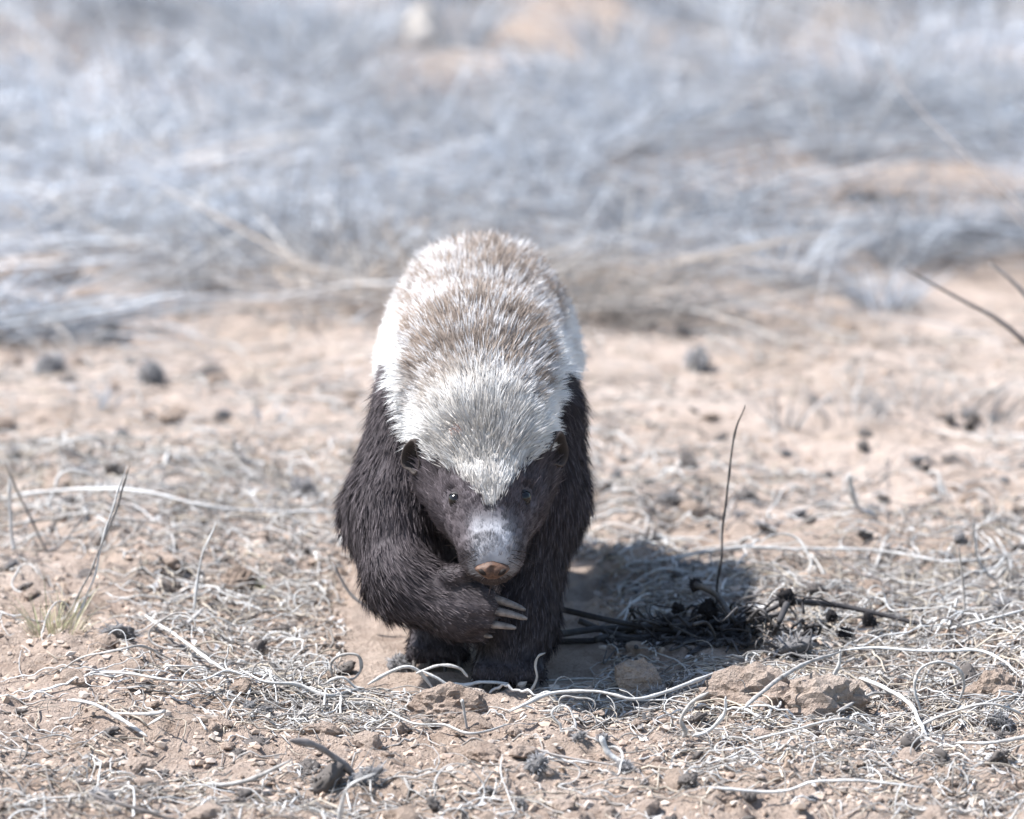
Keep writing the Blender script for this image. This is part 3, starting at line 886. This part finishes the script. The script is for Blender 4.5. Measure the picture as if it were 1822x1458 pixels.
S(upright(1222, [(592, 1205), (590, 1180), (608, 1165), (636, 1166), (644, 1188), (632, 1206), (612, 1210)]), 1.9 * MM, 1.6 * MM, 'small round loop of pale stem before the hind paw', n=32)
S(upright(1232, [(580, 1230), (590, 1210), (612, 1206), (632, 1222), (650, 1232)]), 2.0 * MM, 1.8 * MM, 'low pale arch of stem under the small round loop', n=20)
S(upright(1234, [(655, 1218), (690, 1198), (722, 1186), (748, 1196), (770, 1226)]), 2.4 * MM, 2.0 * MM, 'pale bent stem arching just before the hind paw', n=24)
S(upright(1236, [(740, 1198), (780, 1184), (815, 1188), (832, 1205)]), 1.9 * MM, 1.5 * MM, 'thin pale stem arching over the gap between the paws', n=20)
S(upright(1240, [(752, 1194), (780, 1208), (800, 1222), (812, 1236)]), 1.6 * MM, 1.4 * MM, 'thin pale stem leaning down from the arch between paws', n=16)
S(upright(1232, [(806, 1240), (830, 1222), (856, 1214), (905, 1216)]), 2.1 * MM, 1.8 * MM, 'pale curved stem end sloping before the planted paw', n=18)
S(lying([(690, 1262, .012), (740, 1282, .01), (790, 1290, .008), (840, 1308, .006), (910, 1296, .006)]), 2.0 * MM, 1.5 * MM, 'pale branched stem lying on crumbly soil before the paws', n=28)
S(upright(1300, [(822, 1244), (826, 1268), (831, 1302)]), 2.2 * MM, 1.4 * MM, 'short pale peg of stem standing on the branched stem', n=12)
S(lying([(905, 1270, .014), (980, 1250, .016), (1060, 1244, .018), (1130, 1242, .02), (1200, 1226, .022), (1290, 1206, .02)]), 2.5 * MM, 1.7 * MM, 'long grey stem sloping over soil in front of the dark tangle', n=40)
S(lying([(1325, 1262, .020), (1360, 1225, .030), (1420, 1190, .036), (1495, 1156, .040)]), 2.6 * MM, 2.2 * MM, 'thick pale forked stem rising over the cracked lump, long arm', n=26)
S(upright(1240, [(1495, 1156), (1492, 1190), (1465, 1222), (1430, 1240), (1390, 1246), (1350, 1246)]), 2.2 * MM, 1.8 * MM, 'pale hooked stem curling down over the cracked soil lump', n=28)
S(lying([(1495, 1158, .03), (1560, 1152, .028), (1660, 1155, .026), (1740, 1170, .018), (1790, 1196, .012), (1815, 1222, .006)]), 2.0 * MM, 1.6 * MM, 'long thin pale stem running level behind the tall loop', n=34)
S(lying([(1490, 1270, .01), (1512, 1245, .014), (1560, 1228, .014), (1640, 1232, .012), (1700, 1220, .01), (1760, 1205, .01)]), 2.3 * MM, 1.6 * MM, 'grey wavy stem passing behind the foot of the tall loop', n=30)
S(lying([(1530, 1198, .012), (1580, 1225, .016), (1620, 1250, .014), (1640, 1285, .01), (1648, 1305, .004)]), 2.8 * MM, 2.4 * MM, 'broad bleached stem crossing under the tall loop', n=24)
S(lying([(1700, 1330, .01), (1760, 1328, .012), (1830, 1322, .012)]), 2.6 * MM, 2.4 * MM, 'blurred grey stick on bare soil in front of the arched stem', n=14)
S(upright(1115, [(1708, 1132), (1716, 1080), (1712, 1020), (1706, 968)], .0), 2.2 * MM, 1.5 * MM, 'slim pale stem standing upright with a small side branch', n=20)
S(upright(1060, [(1790, 1008), (1770, 1030), (1742, 1002), (1735, 960), (1732, 925)], .0), 2.2 * MM, 1.6 * MM, 'pale crooked stem standing behind the slim upright stem', n=24)
S(lying([(1690, 1136, .01), (1760, 1130, .014), (1830, 1118, .014)]), 2.8 * MM, 2.6 * MM, 'thick bleached stick lying behind the slim upright stem', n=14)
S(upright(940, [(1510, 842), (1516, 880), (1530, 905), (1562, 922)], .0), 4.5 * MM, 2.0 * MM, 'broad white splinter of stem standing among dry litter', n=18)
S(lying([(1160, 1010, .01), (1300, 985, .012), (1420, 975, .014), (1560, 978, .012), (1690, 992, .012), (1822, 985, .01)]), 2.2 * MM, 1.8 * MM, 'long grey stem lying level through litter behind the tangle', n=44)
S(upright(1402, [(370, 1470), (400, 1430), (450, 1385), (520, 1352)], -.02), 3.2 * MM, 1.8 * MM, 'blurred pale stem slanting up from the soil beside the thick bent stalk', n=20)
S(upright(1395, [(630, 1385), (600, 1352), (560, 1326), (515, 1318)], -.03), 5.0 * MM, 3.6 * MM, 'thick blurred grey bent stalk over a dark woolly clump', 'twig', n=20)
S(upright(1470, [(604, 1490), (606, 1440), (620, 1400), (668, 1376)], -.02), 2.6 * MM, 1.6 * MM, 'blurred pale stem curving up beside the thick bent stalk', n=20)
S(lying([(70, 1418, .006), (140, 1416, .008), (228, 1414, .008)]), 2.4 * MM, 2.0 * MM, 'straight yellowish straw lying on bare soil', n=12)
S(lying([(155, 1438, .008), (230, 1442, .01), (320, 1452, .008)]), 2.2 * MM, 1.8 * MM, 'dark grey stick lying in front of the yellowish straw', 'twig', n=12)
S(lying([(1340, 1320, .012), (1420, 1310, .016), (1500, 1304, .016), (1562, 1300, .014)]), 2.8 * MM, 2.2 * MM, 'thick blurred bleached stick lying in front of the cracked lump', n=16)
S(lying([(1260, 1412, .008), (1380, 1402, .01), (1450, 1388, .016), (1540, 1392, .014), (1650, 1408, .008)]), 2.4 * MM, 2.0 * MM, 'long blurred pale stem bowed over the bare soil', n=30)
S(upright(1372, [(1068, 1310), (1082, 1340), (1104, 1370), (1122, 1384)], -.01), 3.6 * MM, 3.0 * MM, 'thick pale broken stalk leaning on the soil with a grey end', n=14)
S(lying([(940, 1342, .008), (1000, 1352, .008), (1100, 1370, .008)]), 2.2 * MM, 1.6 * MM, 'thin grey stem lying beside the thick broken stalk', 'twig', n=14)
S(upright(1330, [(1216, 1332), (1220, 1300), (1212, 1280), (1230, 1250), (1262, 1232)], -.01), 2.6 * MM, 2.0 * MM, 'pale forked stem curling up over the soil below the grey stem', n=24)
S(upright(1330, [(1232, 1318), (1262, 1300), (1288, 1270), (1292, 1240)], -.01), 2.6 * MM, 1.8 * MM, 'pale stem leaning right of the forked curl, near the soil lump', n=18)
# far right twigs of a dry shrub, out of focus
tw = bpy.data.objects.new('dry_shrub', None); C.objects.link(tw)
twb = hp(2080, 830); tw.location = twb
tag(tw, 'bare dark shrub twigs reaching over the sand from beyond the clearing', 'shrub')
TY = twb[1] - .15
for q, r0, r1, *dY in (([(2080, 830), (1960, 720), (1850, 632), (1780, 572), (1700, 528), (1610, 478)], 3.6, .9), ([(2000, 760), (1900, 640), (1835, 540), (1800, 500), (1760, 468)], 3.2, 1.1), ([(2080, 830), (1990, 600), (1850, 400), (1700, 260), (1600, 150), (1560, 40)], 2.2, .8, .7), ([(1990, 640), (1900, 500), (1820, 400), (1720, 300)], 1.6, .8, .7)):
    P = catmull([yp(a, b, TY + (dY[0] * i / 3 if dY else 0)) for i, (a, b) in enumerate(q)], 30)
    V, T = tube(P - twb, np.linspace(r0, r1, 30) * MM, 7)
    link('twig', mesh_np('twig', V, T), M['twig'], tw)

# curly litter, stem by stem
def curl_path(p, L, amp, n=22):
    th = random.uniform(0, 6.28)
    if random.random() < .5: th = random.choice((0, math.pi)) + random.gauss(0, .5)
    curv = random.gauss(0, amp); dc = random.gauss(0, amp * 4)
    ds = L / n
    u = np.linspace(0, 1, n)
    kink = np.zeros(n)
    for _ in range(random.randint(1, 4)): kink[random.randrange(n)] = random.gauss(0, .7)
    a = th + np.cumsum((curv + dc * (u - .5)) * ds + kink + rng.normal(0, .05, n))
    x = p[0] + np.cumsum(np.cos(a)) * ds; y = p[1] + np.cumsum(np.sin(a)) * ds
    rise = random.uniform(-.3, 1) ** 2 * .02 * (L / .15)
    z = gz(x, y) + .0022 + rise * (np.sin(math.pi * u) if random.random() < .6 else u) + rng.normal(0, .0006, n)
    return np.stack([x, y, z], 1)
def loop_path(p, R_, n=26):
    a0 = random.uniform(3.4, 5.0); sweep = random.uniform(2.2, 5.4) * random.choice((-1, 1))
    yaw = random.gauss(0, .6); tilt_ = random.uniform(.1, 1.2)
    i = np.arange(n)
    a = a0 + sweep * i / (n - 1)
    r = R_ * (1 + random.uniform(0, .7) * i / n) * (1 + .15 * np.sin(i * .5 + a0))
    lx, lz = r * np.cos(a) * random.uniform(.8, 1.6), r * np.sin(a) + R_ * .95
    x = p[0] + lx * math.cos(yaw); y = p[1] + lx * math.sin(yaw) + lz * math.sin(tilt_)
    return np.stack([x, y, np.maximum(gz(x, y) + .002, float(gz(p[0], p[1])) + lz * math.cos(tilt_))], 1)
zones = [((0, 640, 800, 1130), 52, 'in litter on the lifted paw side', 'litter, lifted paw side'),
         ((1010, 1822, 780, 1130), 84, 'in litter around the dark tangled plant', 'litter, planted paw side'),
         ((0, 1822, 1130, 1290), 50, 'on the soil around the badger paws', 'litter around the paws'),
         ((0, 1822, 1290, 1458), 30, 'on bare soil well in front of the badger', 'litter in front'),
         ((0, 1822, 540, 790), 30, 'on the bright sand before the grey brush', 'litter on the sand')]
for (x0, x1, y0, y1), cnt, lab, grp in zones:
    k = 0
    while k < cnt:
        p = hp(random.uniform(x0 - 30, x1 + 30), random.uniform(y0, y1))
        if not free(p[0], p[1], .01): continue
        loop = random.random() < .16
        L_ = random.uniform(.04, .20)
        pts = loop_path(p, random.uniform(.007, .018)) if loop else curl_path(p, L_, 8)
        if any(not free(q[0], q[1]) for q in pts): continue
        thick = random.random() > .72; dark_ = random.random() < .22
        r = random.uniform(1.3, 2.1) * MM if thick else random.uniform(.6, 1.2) * MM
        kind_ = ('thick ' if thick else 'thin ') + ('dark grey ' if dark_ else 'pale ') + ('curled stem ' if loop else ('long dry stem ' if L_ > .12 else 'short dry stem '))
        stem_obj(pts, r, r * .6, kind_ + lab, 'twig' if dark_ else 'stem', kind_ + grp, n=24, sides=6, knob=.3)
        k += 1
# the finer litter
g = Geo()
def litter_bits(cnt, x0, x1, y0, y1, rmin, rmax, Lmin, Lmax, thr):
    k = 0
    while k < cnt:
        p = hp(random.uniform(x0, x1), random.uniform(y0, y1))
        if not free(p[0], p[1], .004) or clump_density(p) + random.uniform(-.2, .2) < thr: continue
        pts = np.array(curl_path(p, random.uniform(Lmin, Lmax), 11, 9) if random.random() > .07 else loop_path(p, random.uniform(.005, .011), 11))
        if not free(*pts[-1][:2]) or not free(*pts[4][:2]): continue
        r = random.uniform(rmin, rmax)
        V, T = tube(pts, np.linspace(r, r * .35, len(pts)), 4, random.uniform(.25, .9), random.uniform(-3, 3))
        c = np.array(random.choice(((.50, .48, .46), (.36, .335, .315), (.60, .59, .58), (.20, .18, .165), (.46, .40, .33), (.28, .25, .23)))) * random.uniform(.75, 1.15)
        g.add(V, T, c); k += 1
litter_bits(1900, -120, 640, 800, 1290, .0005, .0014, .02, .11, .40)
litter_bits(3200, 1000, 1940, 760, 1290, .0005, .0014, .02, .12, .32)
litter_bits(600, 500, 1100, 1180, 1300, .0005, .0013, .02, .08, .3)
litter_bits(1300, -60, 1880, 1280, 1480, .0005, .0014, .02, .08, .42)
litter_bits(250, -480, -120, 800, 1480, .0005, .0014, .02, .1, .4)
litter_bits(250, 1940, 2300, 800, 1480, .0005, .0014, .02, .1, .4)
litter_bits(1500, -100, 1922, 540, 800, .0005, .0012, .02, .10, .36)
for p in scatter(11000, 760, 1080, 1300, .75):       # curled leaf flakes
    if not free(p[0], p[1]) or clump_density(p) + random.uniform(-.25, .25) < .45: continue
    a_ = random.uniform(0, 6.28); L_ = random.uniform(.003, .010); w_ = L_ * random.uniform(.2, .55)
    ca, sa = math.cos(a_), math.sin(a_)
    q = np.array(((-L_ / 2, 0, .001), (0, -w_ / 2, random.uniform(0, .004)), (L_ / 2, 0, random.uniform(.001, .006)), (0, w_ / 2, random.uniform(.001, .005))))
    q = np.stack([q[:, 0] * ca - q[:, 1] * sa + p[0], q[:, 0] * sa + q[:, 1] * ca + p[1], q[:, 2] + p[2] + .001], 1)
    g.add(q, [(0, 1, 2), (0, 2, 3)], np.array(random.choice(((.46, .44, .43), (.32, .29, .27), (.20, .175, .16), (.54, .53, .53), (.40, .34, .28)))) * random.uniform(.7, 1.15))
tag(link('stem_litter', g.mesh('stem_litter', True, True), col_mat('stem_litter_straw', .75, .25, .1, .2)), 'fine broken bits of dry stem strewn through the litter', 'stem litter', kind='stuff')

# ------------------------------------------------------------------ woolly tufts and seed heads
w0, w1 = np.array((.22, .21, .21)), np.array((.46, .45, .46))
b0, b1 = np.array((.17, .15, .14)), np.array((.40, .37, .355))
grey_tufts = [fuzz(10 + s, 300, .0075, .0040, .0009, w0, w1, True, .75).mesh('woolly_seed_head', True, True) for s in range(4)]
brown_tufts = [fuzz(20 + s, 160, .0070, .0028, .0011, b0, b1, True, .8).mesh('seed_head', True, True) for s in range(3)]
for m_ in grey_tufts + brown_tufts: m_.materials.append(M['wool'])
def tuft(px, py, size, label, kind='grey', group=None, cat='seed head'):
    p = hp(px, py)
    o = link('seed_head', random.choice(grey_tufts if kind == 'grey' else brown_tufts), None, None, (p[0], p[1], float(gz(p[0], p[1])) + .0035 * size))
    o.scale = (size * random.uniform(.7, 1.5), size * random.uniform(.7, 1.2), size * random.uniform(.55, .95)); o.rotation_euler = (random.uniform(-.7, .7), random.uniform(-.7, .7), random.random() * 6.28)
    return tag(o, label, cat, group)
tuft(1405, 1176, 2.2, 'large woolly grey tuft between the dark tangle and cracked soil lump')
tuft(205, 862, 2.0, 'blurred dark woolly tuft under the pale hoop of stem', 'brown')
tuft(535, 868, 2.1, 'ragged grey woolly tuft beside the lifted foreleg')
tuft(212, 1168, 1.7, 'woolly grey mound of fluff on soil near the grass tuft')
tuft(458, 1152, 1.1, 'small dark round seed head alone on bare soil beside a curved stem', 'brown')
tuft(612, 1192, 1.2, 'dark seed head inside the small round loop of stem', 'brown')
tuft(712, 1190, 1.3, 'grey seed head under the bent stem before the hind paw')
tuft(1238, 1290, 1.3, 'dark brown seed head at the foot of the forked curl', 'brown')
tuft(1620, 1345, 1.7, 'blurred round brown seed head in front of the tall loop', 'brown')
tuft(1678, 1372, 1.6, 'blurred dark seed head beside the round brown one', 'brown')
tuft(1775, 1375, 1.5, 'blurred grey brown seed head lying on open soil', 'brown')
tuft(580, 1398, 2.4, 'dark woolly clump under the thick bent stalk', 'brown')
tuft(648, 1402, 1.5, 'grey fluff clump beside the curving blurred stem')
tuft(455, 1320, 1.6, 'brownish fluff in the soil near the curled loop', 'brown')
tuft(1115, 1385, 1.3, 'grey woolly end at the thick broken stalk')
tuft(955, 1392, 1.6, 'grey woolly tuft lying on soil beside the thin grey stem')
tuft(1225, 1410, 1.5, 'dark grey tuft on soil behind the bowed stem', 'brown')
tuft(185, 592, 2.4, 'blurred dark seed head alone on the far sand', 'brown')
tuft(270, 682, 2.4, 'blurred grey tuft among twigs on the far sand')
tuft(380, 668, 1.8, 'blurred small dark tuft on the far sand', 'brown')
tuft(90, 640, 2.4, 'blurred grey smudge of fluff on the far sand')
tuft(1240, 668, 1.9, 'blurred flat grey tuft on the sand behind the upright stalk')
for (x0, x1, y0, y1), cnt, lab, grp in (((1060, 1822, 800, 1130), 70, 'round dark seed head in the litter behind the dark tangled plant', 'seed heads behind the tangle'),
                                          ((0, 620, 800, 1180), 22, 'small seed head in the litter on the lifted paw side', 'seed heads, lifted paw side'),
                                          ((0, 1822, 1190, 1458), 44, 'small seed head on the soil in front of the badger', 'seed heads in front'),
                                          ((0, 1822, 560, 790), 30, 'small blurred seed head on the bright sand', 'seed heads on the sand')):
    k = 0
    while k < cnt:
        px, py = random.uniform(x0, x1), random.uniform(y0, y1)
        p = hp(px, py)
        if not free(p[0], p[1], .012): continue
        tuft(px, py, random.uniform(.5, 1.2), lab, 'brown' if random.random() < .6 else 'grey', grp); k += 1

# ------------------------------------------------------------------ grasses
def blades(n, spread, h, w, seed, cols, lean=.5, droop=.25):
    r = np.random.default_rng(seed)
    a = r.random(n) * 6.28; rad = spread * np.sqrt(r.random(n))
    root = np.stack([np.cos(a) * rad, np.sin(a) * rad, np.full(n, -.003)], 1)
    d = norm(np.stack([np.cos(a) * lean * (.3 + r.random(n)), np.sin(a) * lean * (.3 + r.random(n)), np.full(n, 1.0)], 1) + r.normal(size=(n, 3)) * .15)
    bend = np.stack([np.cos(a) * droop, np.sin(a) * droop, -np.full(n, droop * .7)], 1) + r.normal(size=(n, 3)) * .12
    L = h * (.35 + .65 * r.random(n))
    cc = np.array(cols)[r.integers(0, len(cols), n)] * (.8 + .4 * r.random((n, 1)))
    return ribbons(root, d, bend, L, np.full(n, w) * (.6 + .8 * r.random(n)), norm(np.cross(d, r.normal(size=(n, 3)))), cc * .9, cc)
GREY = [(.38, .405, .45), (.50, .535, .59), (.22, .23, .255), (.66, .70, .755), (.44, .405, .375), (.31, .32, .345)]
DULL = [(.30, .285, .28), (.40, .385, .38), (.20, .19, .185), (.36, .32, .29)]
STRAW = [(.50, .43, .31), (.56, .50, .38), (.40, .36, .26), (.38, .40, .24)]
def tuft_grass(px, py, n, spread, h, w, seed, cols, label, lean=.5, name='grass_tuft', cat='grass tuft', group=None):
    p = hp(px, py)
    V, T, Cc = blades(n, spread, h, w, seed, cols, lean)
    o = link(name, mesh_np(name, V, T, col=Cc), M['grass'], None, (p[0], p[1], float(gz(p[0], p[1]))))
    return tag(o, label, cat, group)
tuft_grass(95, 1150, 90, .022, .06, .0012, 3, STRAW, 'small yellowish grass tuft with tall dry stalks at the edge of litter', .35)
for pts, lab in (([(108, 1142), (150, 1040), (196, 935), (232, 828)], 'tall pale grass stalk rising slanted from the yellowish tuft, reaching highest'), ([(128, 1130), (165, 1035), (192, 930), (226, 830)], 'pale grass stalk crossing the tallest stalk above the yellowish tuft')):
    S(upright(1140, pts, .0), 1.1 * MM, .8 * MM, lab, n=20, name='grass_stalk', cat='grass stalk')
tuft_grass(450, 1050, 14, .006, .02, .0011, 5, [(.26, .30, .16), (.34, .36, .2)], 'tiny green sprig beside the orange brown soil lump', .4)
tuft_grass(1395, 762, 26, .012, .07, .0018, 6, DULL, 'blurred grey sprout of leaves standing on the far sand', .3)
tuft_grass(1510, 742, 40, .03, .075, .0018, 7, DULL, 'blurred grey dead herb with a leaning stalk on the far sand', .7)
tuft_grass(1640, 720, 60, .05, .06, .0018, 8, DULL, 'blurred sprawling grey herb on the sand under the shrub twigs', .9)
tuft_grass(1730, 735, 40, .04, .07, .0018, 9, DULL, 'blurred grey herb at the edge of the sand beside the sprawling one', .8)
tuft_grass(160, 720, 30, .03, .03, .0025, 10, GREY, 'blurred low grey herb on the sand near the dark tufts', .9)
tuft_grass(480, 735, 30, .03, .028, .0025, 11, GREY, 'blurred low grey herb on the sand near the badger shoulder', .9)
tuft_grass(580, 590, 46, .035, .04, .0025, 12, GREY, 'blurred grey clump on sand against the brush by the badger flank', .8)

# tussocks of the grey brush behind, and the mass between them
CLEAR = [(hp(1680, 345), .17, .30, .05), (hp(752, 85), .045, .30, .02), (hp(1103, 332), .035, .2, .02), (hp(755, 185), .03, .1, .03), (hp(75, 500), .12, .2, .05), (hp(965, 150), .02, .1, .02)]
def clear(x, y):                           # bare spots in the brush round stones and earth humps
    k = np.zeros_like(np.asarray(x, float), bool)
    for c, rx, f_, b_ in CLEAR:
        k |= (np.abs(x - c[0]) < rx) & (y > c[1] - f_) & (y < c[1] + b_)
    return k
tm = []
for s_ in range(6):
    V, T, Cc = blades(210, .055, .17 + .03 * (s_ % 3), .0030, 60 + s_, GREY, .55 + .12 * (s_ % 2), .3)
    me = mesh_np('dry_grass_tussock', V, T, col=Cc); me.materials.append(M['grass']); tm.append(me)
k = 0
while k < 170:
    x, y = random.uniform(-.95, .95), random.uniform(1.6, 4.8)
    if y < float(brush_edge(np.array(x))) + .10: continue
    if abs(x) > .55 + (y - 1.7) * .06 or bool(clear(x, y)): continue
    if y < 2.4 and random.random() < .45: continue
    sc_ = random.uniform(.35, .62) + .35 * sstep(2.2, 3.6, y) * random.random()
    o = link('dry_grass_tussock', random.choice(tm), None, None, (x, y, float(gz(x, y))))
    o.scale = (sc_, sc_, sc_ * random.uniform(.6, 1.1)); o.rotation_euler = (0, 0, random.random() * 6.28)
    w_ = ('low' if o.scale[2] < .4 else ('tall' if o.scale[2] > .62 else 'middling')) + ' grey dead grass tussock ' + ('at the front edge of the brush' if y < 2.1 else ('in the middle of the brush' if y < 3.2 else 'far back in the brush'))
    tag(o, w_, 'grass tussock', w_ + ' behind the badger'); k += 1
n = 120000
x = rng.uniform(-2.6, 2.6, n); y = 1.45 + 7.0 * rng.random(n) ** 1.7
den = vn2(x * 4, y * 3, 81)
keep = (~clear(x, y) | (rng.random(n) < .08)) & (y > brush_edge(x) + .12 * (rng.random(n) - .5)) & (den + (rng.random(n) - .5) * .35 > .28)
x, y = x[keep], y[keep]; n = len(x)
lying_m = rng.random(n) < np.where(y < 2.8, .72, .40)
a = np.where(rng.random(n) < .6, rng.normal(0, .35, n) + math.pi * (rng.random(n) > .5), rng.random(n) * 6.28)
el = np.where(lying_m, .05 + .25 * rng.random(n), .5 + 1.0 * rng.random(n))
d = np.stack([np.cos(a) * np.cos(el), np.sin(a) * np.cos(el), np.sin(el)], 1)
L = np.where(lying_m, .06 + .22 * rng.random(n), .03 + .09 * rng.random(n))
cc = np.array(GREY)[rng.integers(0, len(GREY), n)] * (.85 + .35 * rng.random((n, 1)))
patch = .45 + 1.1 * vn2(x * 5, y * 4, 91)[:, None]
warm = sstep(.55, .8, vn2(x * 3 + 7, y * 3, 92))[:, None]
cc = cc * patch * (1 - warm) + warm * cc * patch * np.array((1.12, .98, .84))
V, T, Cc = ribbons(np.stack([x, y, gz(x, y) + .004 + .02 * rng.random(n)], 1), d, rng.normal(size=(n, 3)) * .12 + np.array((0, 0, -.05)), L, .0011 + .0016 * rng.random(n), norm(np.cross(d, rng.normal(size=(n, 3)))), cc * .9, cc)
tag(link('dry_brush', mesh_np('dry_brush', V, T, col=Cc), M['grass']), 'mass of grey dead grass and fallen straw behind the sand', 'dry grass', kind='stuff')
# pale stones in the brush
def stone(px, py, w, h, seed, label, mat='stone'):
    p = hp(px, py)
    v, t = ICO[2]
    r = 1 + .6 * (vn3(v * 1.4 + seed, seed) - .5)
    q = v * r[:, None] * np.array((w / 2, w / 2.4, h))
    o = link('stone', mesh_np('stone', q, t), M[mat], None, (p[0], p[1], float(gz(p[0], p[1])) + h * .5))
    return tag(o, label, 'stone')
stone(752, 85, .050, .030, 3, 'large pale rounded stone in the brush straight behind the badger')
stone(1103, 332, .026, .012, 5, 'small bright white stone lying in the brush')
stone(755, 190, .040, .018, 7, 'tan lump of earth among the brush below the pale stone', 'clod')
stone(965, 150, .030, .018, 9, 'pale tan lump among brush near the large pale stone', 'clod')
stone(1680, 352, .24, .009, 11, 'broad orange earth patch heaped in the brush near the shrub twigs', 'clod')
stone(75, 500, .08, .02, 13, 'orange earth hump at the edge of the brush under dark clumps', 'clod')
# dark clumps at the brush edge
for px, py, s_, lab in ((60, 452, .05, 'dark grey dead clump at the brush edge above the orange hump'), (35, 165, .055, 'dark dead clump deep in the brush, farther off')):
    tuft_grass(px, py, 160, s_, .055, .003, int(px), [(.14, .14, .155), (.2, .2, .22), (.10, .10, .11)], lab, .9, 'dead_clump', 'dead clump')
